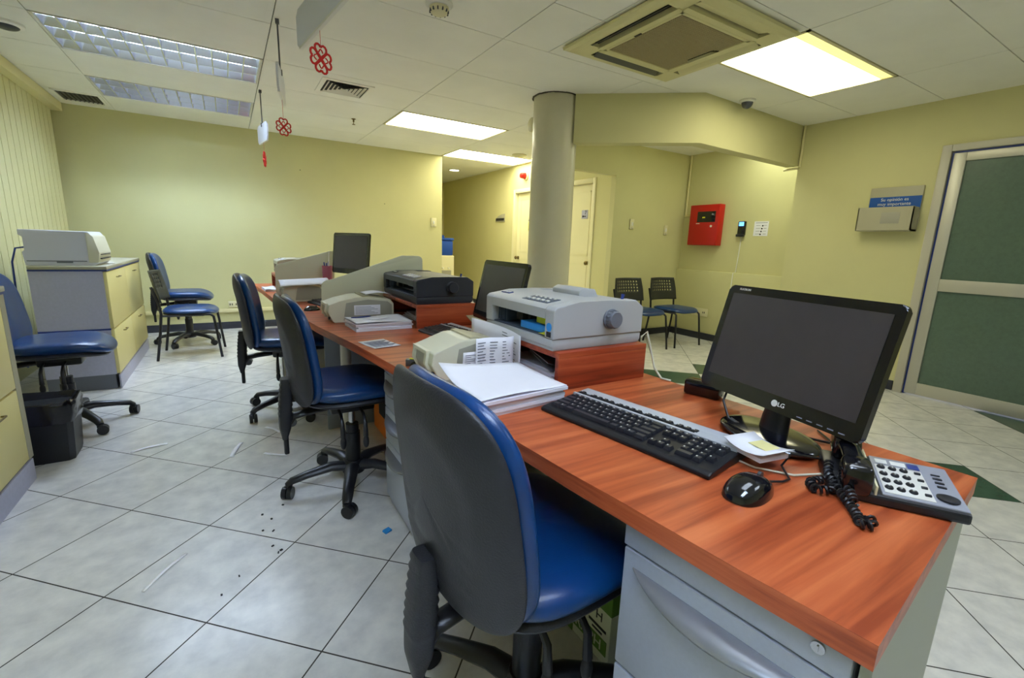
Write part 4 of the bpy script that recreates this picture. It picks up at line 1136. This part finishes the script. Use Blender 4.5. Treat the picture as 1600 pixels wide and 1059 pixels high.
# handset lying in its cradle on the left side
b = MB(); b.prism([(-.074, 0), (.080, 0), (.080, phz(.080) - .004), (-.074, phz(-.074) - .004)], lambda u, v, w_: (w_, u, v), -.150, -.108, bev=.005); b.build('cradle', BLACK, t)
b = MB()
b.tube([(-.103, -.07, .060), (-.103, -.035, .068), (-.103, 0, .071), (-.103, .035, .074), (-.103, .075, .078)], [.024, .021, .020, .021, .024], 16, flat=.55)
b.pillow(.058, .062, .062, n=5, edge=.22, fn=lambda u, v, h: (-.103 + u, -.060 + v, .048 + h + v * .15), seg=32, rings=12)
b.pillow(.058, .062, .055, n=5, edge=.22, fn=lambda u, v, h: (-.103 + u, .070 + v, .066 + h + v * .15), seg=32, rings=12)
b.build('handset', GLOSSB, t)
b = MB(); b.prism([(-.078, .004), (.078, .004), (.078, .060), (-.078, .040)], lambda u, v, w_: (w_, u, v), -.0700, -.0655, bev=.001); b.build('cream_rim', CREAMPL, t)
# coiled cord heap
b = MB()
def coil(path, turns, R_, r):
    path = [Vector(p) for p in path]
    # cumulative length resample
    N = turns * 9; pts = []
    segl = [(path[i + 1] - path[i]).length for i in range(len(path) - 1)]; tot = sum(segl)
    for k in range(N + 1):
        d = tot * k / N; i = 0
        while i < len(segl) - 1 and d > segl[i]: d -= segl[i]; i += 1
        p = path[i].lerp(path[i + 1], d / segl[i]); tg = (path[min(i + 1, len(path) - 1)] - path[i]).normalized()
        a = Vector((-tg.y, tg.x, 0)).normalized(); c = tg.cross(a)
        an = 2 * PI * turns * k / N
        pts.append(p + a * math.cos(an) * R_ + c * math.sin(an) * R_)
    b.tube(pts, r, 5)
z0 = DZ + .009
coil([(.945, .345, z0 + .004), (.915, .365, z0), (.885, .372, z0), (.868, .352, z0), (.885, .335, z0 + .002), (.91, .34, z0 + .01)], 15, .0062, .0027)
coil([(.96, .375, z0 + .02), (.925, .36, z0 + .014), (.895, .33, z0 + .008), (.87, .30, z0), (.84, .275, z0), (.818, .262, z0), (.828, .248, z0), (.848, .262, z0 + .003)], 20, .0062, .0027)
coil([(.955, .33, z0), (.93, .34, z0 + .013), (.905, .325, z0 + .014), (.885, .305, z0 + .012), (.862, .29, z0 + .006)], 11, .0062, .0027)
tag(b.build('coiled_cord', BLACK), 'tangled black coiled cord on the desk in front of the telephone', 'cord')
# customer facing device behind the monitor
t = thing('customer_terminal', 'small black device with slanted panel half hidden behind the nearest monitor', 'terminal', (1.185, .80, DZ), math.radians(-75))
b = MB(); b.span(-.065, .04, -.03, .02, 0, .045, bev=.008); b.build('foot', GLOSSB, t)
b = MB(); b.box((.05, -.005, .10), (.10, .014, .14), RX(-.25), bev=.004); b.build('slanted_panel', BLACK, t)

# ------------------------------------------------------------------ papers
def ream(label, c, w_, d_, h_, rz, curl=.0, layers=5, seed=1):
    t = thing('paper_stack', label, 'paper', c, rz, 'stacks of paper'); rnd = random.Random(seed); z = 0
    b = MB()
    for k in range(layers):
        th = h_ / layers; dx, dy = rnd.uniform(-.006, .006), rnd.uniform(-.006, .006)
        b.box((dx, dy, z + th / 2), (w_, d_, th * .96), RZ(rnd.uniform(-.03, .03))); z += th
    b.build('sheets', PAPERE, t)
    b = MB()
    b.surf(lambda a, e: ((a - .5) * w_ * 1.02, (e - .5) * d_ * 1.02, h_ + .0048 + curl * max(0, e - .35) ** 2 * (1.2 - a) + .003 * math.sin(a * 5 + e * 3)), 14, 14); b.build('top_sheet', PAPER, t, solid=.0012)
    return t
ream('thick stack of white paper nearest the camera, top sheets curling up', (.622, 1.048, DZ), .275, .215, .044, math.radians(5), curl=.09)
ream('thick stack of white paper in front of the labelled slip printer', (.612, 2.25, DZ), .27, .20, .034, math.radians(3), seed=4)
ream('thin pile of white sheets at the far end of the desk', (.262, 4.12, DZ), .088, .26, .012, math.radians(2), layers=2, seed=5)
b = MB(); b.surf(lambda a, c: ((a - .5) * .11, (c - .5) * .08, .001 + .006 * (a - .5) ** 2), 5, 3)
o = b.build('note_slip', PAPER, None, solid=.0008); tag(o, 'small white slip lying on the second paper stack', 'note'); o.location = (.60, 2.27, DZ + .040); o.rotation_euler = (0, 0, .5)
b = MB(); b.cyl((-.05, 0, .005), (.05, 0, .005), .0045, seg=8); b.cyl((.05, 0, .005), (.06, 0, .005), .003, .001, seg=8)
o = b.build('pen', BLUEL); tag(o, 'dark blue pen lying on the second paper stack', 'pen'); o.location = (.54, 2.31, DZ + .036); o.rotation_euler = (0, 0, .3)
# loose form on the desk
t = thing('printed_form', 'printed form lying flat at the desk edge between the two slip printers', 'paper', (.505, 1.855, DZ), math.radians(12))
b = MB(); b.surf(lambda a, c: ((a - .5) * .115, (c - .5) * .15, .0012 + .003 * abs(c - .5)), 4, 6); b.build('sheet', PAPER, t, solid=.0006)
b = MB()
for k in range(9): b.span(-.045, .03 + .012 * (k % 3), -.06 + k * .013, -.055 + k * .013, .0022, .0034)
b.build('print_lines', INK, t)
# sheets on the near slip printer
def printed(label, name, fn, nu, nv, lines, loc=(0, 0, 0)):
    t = thing(name, label, 'paper', loc)
    b = MB(); b.surf(fn, nu, nv); b.build('sheet', PAPER, t, solid=.0008)
    b = MB(); rnd = random.Random(len(label))
    for c0 in lines:
        for k in range(12):
            v0 = .08 + k * .072; u1 = c0[0] + (c0[1] - c0[0]) * rnd.uniform(.35, 1)
            e = -.0012
            q = [Vector(fn(c0[0], v0)), Vector(fn(u1, v0)), Vector(fn(u1, v0 + .022)), Vector(fn(c0[0], v0 + .022))]
            off = Vector((-.0004, -.0012, 0))
            vs = [b.bm.verts.new(p + off) for p in q]; b.bm.faces.new(vs)
    b.build('print_lines', INK, t)
    return t
printed('short printed receipt leaning on the near slip printer, leftmost of the sheets', 'printed_receipt', lambda a, c: (.590 + a * .06 + .004 * c, 1.245 - .004 * c + .0 * a, DZ + .002 + c * .088), 4, 4, [(.12, .85)])
printed('wide printed sheet standing against the side of the near slip printer', 'printed_sheet', lambda a, c: (.632 + a * .135, 1.232 + .006 * math.sin(a * 6), DZ + .002 + c * .130), 12, 4, [(.05, .3), (.38, .6), (.68, .92)])
printed('curved printed sheet standing behind the near slip printer', 'printed_sheet', lambda a, c: (.75 + .042 * math.sin(a * 2.2) , 1.50 - .285 * a, DZ + .002 + c * (.150 - .02 * a)), 16, 4, [(.55, .72), (.78, .93)])
# draped sheets
b = MB(); b.surf(lambda a, c: (.27 + a * .30, 3.26 + c * .22, DZ + .128 + .012 * math.sin(c * PI) - .05 * max(0, .35 - c) ** 1 + .012 * a), 10, 10)
o = b.build('draped_sheet', PAPER, None, solid=.0012); tag(o, 'large white sheet draped over the third slip printer', 'paper')
b = MB(); b.surf(lambda a, c: (.60 + a * .155, 2.44 + c * .12 + .06 * a, DZ + .139 + .010 * math.sin(a * PI) - .012 * a), 10, 4)
o = b.build('loose_sheet', PAPER, None, solid=.0012); tag(o, 'white sheet bridging from the labelled slip printer to the black printer', 'paper')
# documents inside the near riser
t = thing('document_pile', 'pile of papers stored inside the near riser', 'paper', (.93, 1.25, DZ))
b = MB()
for k in range(6): b.box((random.uniform(-.01, .01), random.uniform(-.02, .02), .004 + k * .006), (.2, .3, .005), RZ(random.uniform(-.1, .1)))
b.build('sheets', PAPERE, t)
b = MB(); b.box((-.04, -.05, .055), (.12, .16, .003), RY(.35) @ RX(.2)); b.box((-.05, -.08, .048), (.10, .14, .002), RY(.2) @ RX(.3)); b.build('tilted_sheets', INK, t)
t = thing('document_pile', 'papers stored inside the middle riser', 'paper', (.93, 2.36, DZ))
b = MB()
for k in range(5): b.box((random.uniform(-.01, .01), random.uniform(-.02, .02), .004 + k * .006), (.2, .3, .005), RZ(random.uniform(-.1, .1)))
b.build('sheets', PAPERE, t)
# acrylic tray leaning beside the second keyboard
t = thing('document_holder', 'smoky grey clear tray between the middle riser and second keyboard', 'tray', (1.06, 1.92, DZ), math.radians(0))
b = MB(); b.box((0, 0, .035), (.16, .22, .003), RX(.32)); b.box((0, .10, .0), (.16, .004, .06)) if False else None
b.build('clear_sheet', SMOKE, t)
# blue wrist-rest pad under second scanner mouse
t = thing('stapler', 'grey stapler with yellow label beside the dark mouse behind the nearest slip printer', 'stapler', (.515, 1.455 - .0, DZ), math.radians(-30))
b = MB(); b.prism([(-.05, 0), (.05, 0), (.05, .008), (.02, .03), (-.05, .035)], lambda u, v, w_: (u, w_, v), -.015, .015, bev=.003); b.build('body', STEELG, t)
b = MB(); b.box((-.015, 0, .036), (.035, .018, .002), RY(.05)); b.build('yellow_label', YEL, t)
t.location = (.525, 1.47, DZ); t.scale = (.7, .7, .7)

# ------------------------------------------------------------------ under and around the desk
t = thing('paper_carton', 'green and white paper carton on the floor under the near desk', 'carton', (.99, .87, 0), 0)
b = MB(); b.span(-.19, .19, -.13, .13, 0, .235, bev=.003); b.build('carton_body', KWHITE, t)
b = MB(); b.span(-.193, .193, -.133, .133, .165, .24, bev=.002); b.build('lid', KGREEN, t)
b = MB(); b.span(-.192, -.189, -.12, .06, .03, .075); gs = b.build('green_band', KGREEN, t)
text('lettering', 'GRAPH', .045, KWHITE, gs, (-.1925, -.03, .052), (0, -1, 0), (0, 0, 1))
text('lettering', 'H', .04, DARK, t, (-.1905, -.085, .135), (0, -1, 0), (0, 0, 1))
b = MB(); b.span(-.191, -.1898, -.115, -.045, .098, .106); b.span(-.191, -.1898, -.10, -.06, .084, .090); b.build('small_print', DARK, t)
b = MB(); b.prism([(-.05, 0), (-.02, 0), (-.02, .165), (-.035, .165)], lambda u, v, w_: (-.1915 + w_, -u, v), 0, .001); b.build('green_stripe', KGREEN, t)
t = thing('orange_box', 'orange box standing under the desk behind the second chair', 'box', (.83, 2.56, 0))
b = MB(); b.span(-.13, .13, -.17, .17, 0, .34, bev=.003); b.span(-.14, .14, -.18, .18, .30, .36, bev=.003); b.build('carton', ORANGE, t)
b = MB(); b.span(-.1315, -.130, -.12, .05, .12, .26); b.build('dark_panel', DARK, t)
t = thing('computer_tower', 'beige computer tower on the floor behind the second chair', 'computer', (.48, 3.615, 0), 0)
b = MB(); b.span(-.20, .20, -.09, .09, .015, .40, bev=.006); b.build('case', SCAN, t)
b = MB(); b.span(-.212, -.198, -.088, .088, .02, .395, bev=.006); b.build('front_bezel', WHITEM, t)
b = MB(); b.span(-.215, -.210, -.06, .06, .33, .36); b.span(-.215, -.21, -.05, .05, .28, .30); b.cyl((-.215, 0, .20), (-.21, 0, .20), .014); b.build('drive_slots', SCAND, t)
b = MB()
for x, y in ((-.17, -.06), (-.17, .06), (.17, -.06), (.17, .06)): b.cyl((x, y, 0), (x, y, .018), .012)
b.build('foot', DARK, t)
# printer cable behind the near riser
b = MB(); b.tube([(1.165, 1.06, .84), (1.18, 1.05, .86), (1.195, 1.04, .80), (1.198, 1.02, .74), (1.19, .98, .715), (1.2, .95, .714)], .0035, 8)
tag(b.build('printer_cable', CONCAVE), 'white cable hanging behind the grey printer at the riser edge', 'cable')
b = MB(); b.tube([(1.09, 2.3, .85), (1.12, 2.28, .87), (1.13, 2.24, .80), (1.12, 2.2, .73), (1.10, 2.1, .714)], .004, 8)
tag(b.build('printer_cable', CONCAVE), 'pale cable looping behind the black printer', 'cable')
# litter on the floor
def scrap(p, q, label, wd=.010, bend=.01):
    p, q = Vector((p[0], p[1], 0)), Vector((q[0], q[1], 0)); d = q - p; n = Vector((-d.y, d.x, 0)).normalized()
    b = MB(); b.surf(lambda a, c: p + d * a + n * ((c - .5) * wd * 1.5 + bend * math.sin(a * PI)) + Vector((0, 0, .0015 + .004 * math.sin(a * PI) ** 2)), 10, 1)
    tag(b.build('paper_strip', PAPERW, None, solid=.0008), label, 'paper scrap', 'white paper strips on the floor')
scrap((-.512, 2.915), (-.36, 2.96), 'white paper strip on the floor right of the waste bin', .014, .004)
scrap((-.315, 1.685), (-.21, 1.84), 'long white paper strip lying across a joint, nearest the camera', .008, .003)
scrap((-.065, 2.62), (-.015, 2.80), 'short slanting white paper strip in the middle of the aisle', .014, .004)
scrap((.115, 2.98), (.185, 2.86), 'white paper strip closest to the third chair caster', .012, .004)
scrap((.085, 2.60), (.19, 2.52), 'curved white paper strip beside the second chair', .012, -.012)
t = thing('blue_scrap', 'small bright blue scrap on the floor below the silver drawer unit', 'scrap', (.455, 1.625, .0), .4)
b = MB(); b.box((0, 0, .006), (.030, .022, .008), RX(.1), bev=.001); b.build('block', CYAN, t)
cr = MB(); rnd = random.Random(11)
for (x, y) in ((.04, 1.98), (.07, 1.93), (.035, 1.86), (.07, 1.84), (.06, 1.74), (.075, 1.69), (.085, 1.70), (-.05, 1.62), (-.10, 1.55), (.12, 2.02)):
    cr.box((x, y, .002), (rnd.uniform(.004, .012), rnd.uniform(.004, .010), .004), RZ(rnd.uniform(0, 3)))
tag(cr.build('dirt_crumbs', DARK), 'dark crumbs scattered on the floor left of the second chair', 'crumbs', kind='stuff')

# ------------------------------------------------------------------ items on the walls
def outlet(label, loc, face, w_=.12, h_=.075, kind='outlet'):
    t = thing('wall_outlet' if kind == 'outlet' else 'light_switch', label, 'outlet' if kind == 'outlet' else 'switch', loc, face)
    b = MB(); b.span(-.004, .008, -w_ / 2, w_ / 2, -h_ / 2, h_ / 2, bev=.003); b.build('plate', CREAMPL, t)
    b = MB()
    if kind == 'outlet':
        for s_ in (-1, 1):
            b = MB(); b.span(.007, .0095, s_ * w_ * .26 - .016, s_ * w_ * .26 - .006, -.012, .012); b.span(.007, .0095, s_ * w_ * .26 + .006, s_ * w_ * .26 + .016, -.012, .012)
            b.build('socket', DARK, t)
    else:
        b.span(.007, .012, -.012, .012, -.022, .022, bev=.002); b.build('rocker', WHITE, t)
        b = MB(); b.span(.0075, .009, -.016, .016, -h_ / 2 + .008, -h_ / 2 + .016); b.build('mark', SCAND, t)
    return t
outlet('double outlet above the trunking on the back wall', (.02, YB - .012, .30), -PI / 2)
outlet('thermostat-like switch at the right end of the back wall', (2.615, YB - .008, 1.41), -PI / 2, .085, .125, 'switch')
outlet('left-hand switch on the alcove wall, above the visitor chairs', (4.31, 4.242, 1.43), -PI / 2, .07, .12, 'switch')
outlet('right-hand plain switch on the alcove wall near the corner', (4.93, 4.242, 1.385), -PI / 2, .06, .12, 'switch')
outlet('outlet low on the alcove wall beside the nearest monitor', (XN - .053, 3.40, .37), PI, .09, .09)
outlet('blank white plate low on the alcove wall behind the visitor chair', (XN - .053, 3.80, .35), PI, .24, .10)
# fire alarm panel
t = thing('fire_alarm_panel', 'red metal fire alarm panel on the alcove wall', 'fire panel', (XN, 3.86, 1.45))
b = MB(); b.span(-.10, 0, -.21, .215, -.245, .255, bev=.006); b.build('cabinet', RED, t)
b = MB(); b.span(-.108, -.10, -.205, .21, -.24, .25, bev=.003); d = b.build('door', RED, t)
b = MB(); b.span(-.111, -.107, -.165, .095, .04, .17, bev=.001); wd_ = b.build('window', GLOSSB, d)
b = MB(); b.span(-.1125, -.111, -.02, .02, .09, .105); b.build('indicator', YEL, wd_)
b = MB(); b.span(-.111, -.107, .055, .105, .020, .028); b.cyl((-.113, -.115, -.01), (-.107, -.115, -.01), .014); b.build('lock', WHITE, d)
# biometric reader, notice, cable
t = thing('fingerprint_reader', 'small dark access reader with glowing blue screen on the alcove wall', 'reader', (XN, 3.385, 1.41))
b = MB(); b.span(-.035, 0, -.045, .045, -.08, .085, bev=.008); b.build('housing', GLOSSB, t)
b = MB(); b.span(-.037, -.034, -.030, .030, .03, .075); b.build('display', LEDB, t)
b = MB(); b.span(-.055, -.02, -.048, .048, -.095, -.065, bev=.005); b.build('sensor_lip', BLACK, t)
b = MB(); b.tube([(XN - .008, 3.385, 1.33), (XN - .01, 3.39, 1.1), (XN - .012, 3.40, .89), (XN - .05, 3.405, .885), (XN - .052, 3.41, .6), (XN - .056, 3.41, .41)], .005, 8)
tag(b.build('reader_cable', WHITE), 'thin white cable running down from the access reader', 'cable')
t = thing('notice_sheet', 'white notice with four black marks right of the access reader', 'notice', (XN, 3.16, 1.41))
b = MB(); b.span(-.003, -.001, -.085, .085, -.085, .08); b.build('sheet', PAPER, t)
b = MB()
for k in range(4): b.cyl((-.005, -.018 + .006 * k, .03 - k * .032), (-.003, -.018 + .006 * k, .03 - k * .032), .009, seg=12); b.span(-.0042, -.003, .01, .06, .032 - k * .032, .035 - k * .032); b.span(-.0042, -.003, -.065, -.03, .032 - k * .032, .035 - k * .032)
b.span(-.0042, -.003, -.07, .07, .062, .066); b.build('print', DARK, t)
# pipes
b = MB(); b.tube([(XN - .012, 4.215, H), (XN - .012, 4.215, 1.585)], .011, 10); b.tube([(XN - .012, 4.23, 1.58), (XN - .012, 4.10, 1.58)], .011, 10)
tag(b.build('conduit_pipe', CREAMP), 'cream conduit pipe in the alcove corner leading to the fire panel', 'pipe')
b = MB(); b.tube([(XR - .012, 2.60, H), (XR - .012, 2.60, 1.965)], .011, 10); b.tube([(XR - .012, 2.61, 1.96), (XR - .012, 2.75, 1.955)], .011, 10)
tag(b.build('conduit_pipe', CREAMP), 'cream conduit pipe at the right end of the soffit beam', 'pipe')
# suggestion box
t = thing('suggestion_box', 'grey suggestion box with blue lettered board on the right wall', 'suggestion box', (XR, 1.775, 1.45))
b = MB(); b.span(-.018, 0, -.19, .18, -.08, .265, bev=.006); bb = b.build('back_board', SIGNG, t)
b = MB(); b.span(-.021, -.018, -.187, .172, .075, .185); bl = b.build('blue_band', SIGNB, t)
for k, s_ in enumerate(('Su opinión es', 'muy importante', 'para nosotros')):
    text('lettering', s_, .036, WHITE, bl, (-.0215, -.005, .162 - k * .036), (0, -1, 0), (0, 0, 1))
b = MB(); b.prism([(0, -.10), (-.115, -.10), (-.125, -.095), (-.125, .095), (-.115, .095), (-.11, -.085), (0, -.085)], lambda u, v, w_: (u, w_, v), -.185, .205)
b.span(-.125, 0, -.185, -.178, -.10, .092); b.span(-.125, 0, .198, .205, -.10, .092); bx = b.build('box', SIGNG, t)
b = MB(); b.span(-.127, -.124, -.10, .03, -.04, .05, bev=.001); b.build('embossed_panel', SCAND, bx)
# waiting pipe-like wall bracket and small nail marks
for k, (x, y, z, w_) in enumerate(((.85, YB, 1.95, 'upper left'), (1.9, YB, 1.62, 'right-hand'))):
    b = MB(); b.box((0, -.002, 0), (.012, .002, .008)); o = b.build('nail_mark', DARK); o.location = (x, y, z)
    tag(o, ('tiny dark nail mark high on the back wall', 'tiny dark nail mark on the back wall toward its right end')[k], 'nail mark')
# thicken nothing else: final smoothing of round parts
for o in bpy.data.objects:
    if o.type == 'MESH' and o.name.split('.')[0] in ('casing', 'bezel', 'body', 'case', 'side_cover'):
        for p in o.data.polygons: p.use_smooth = False
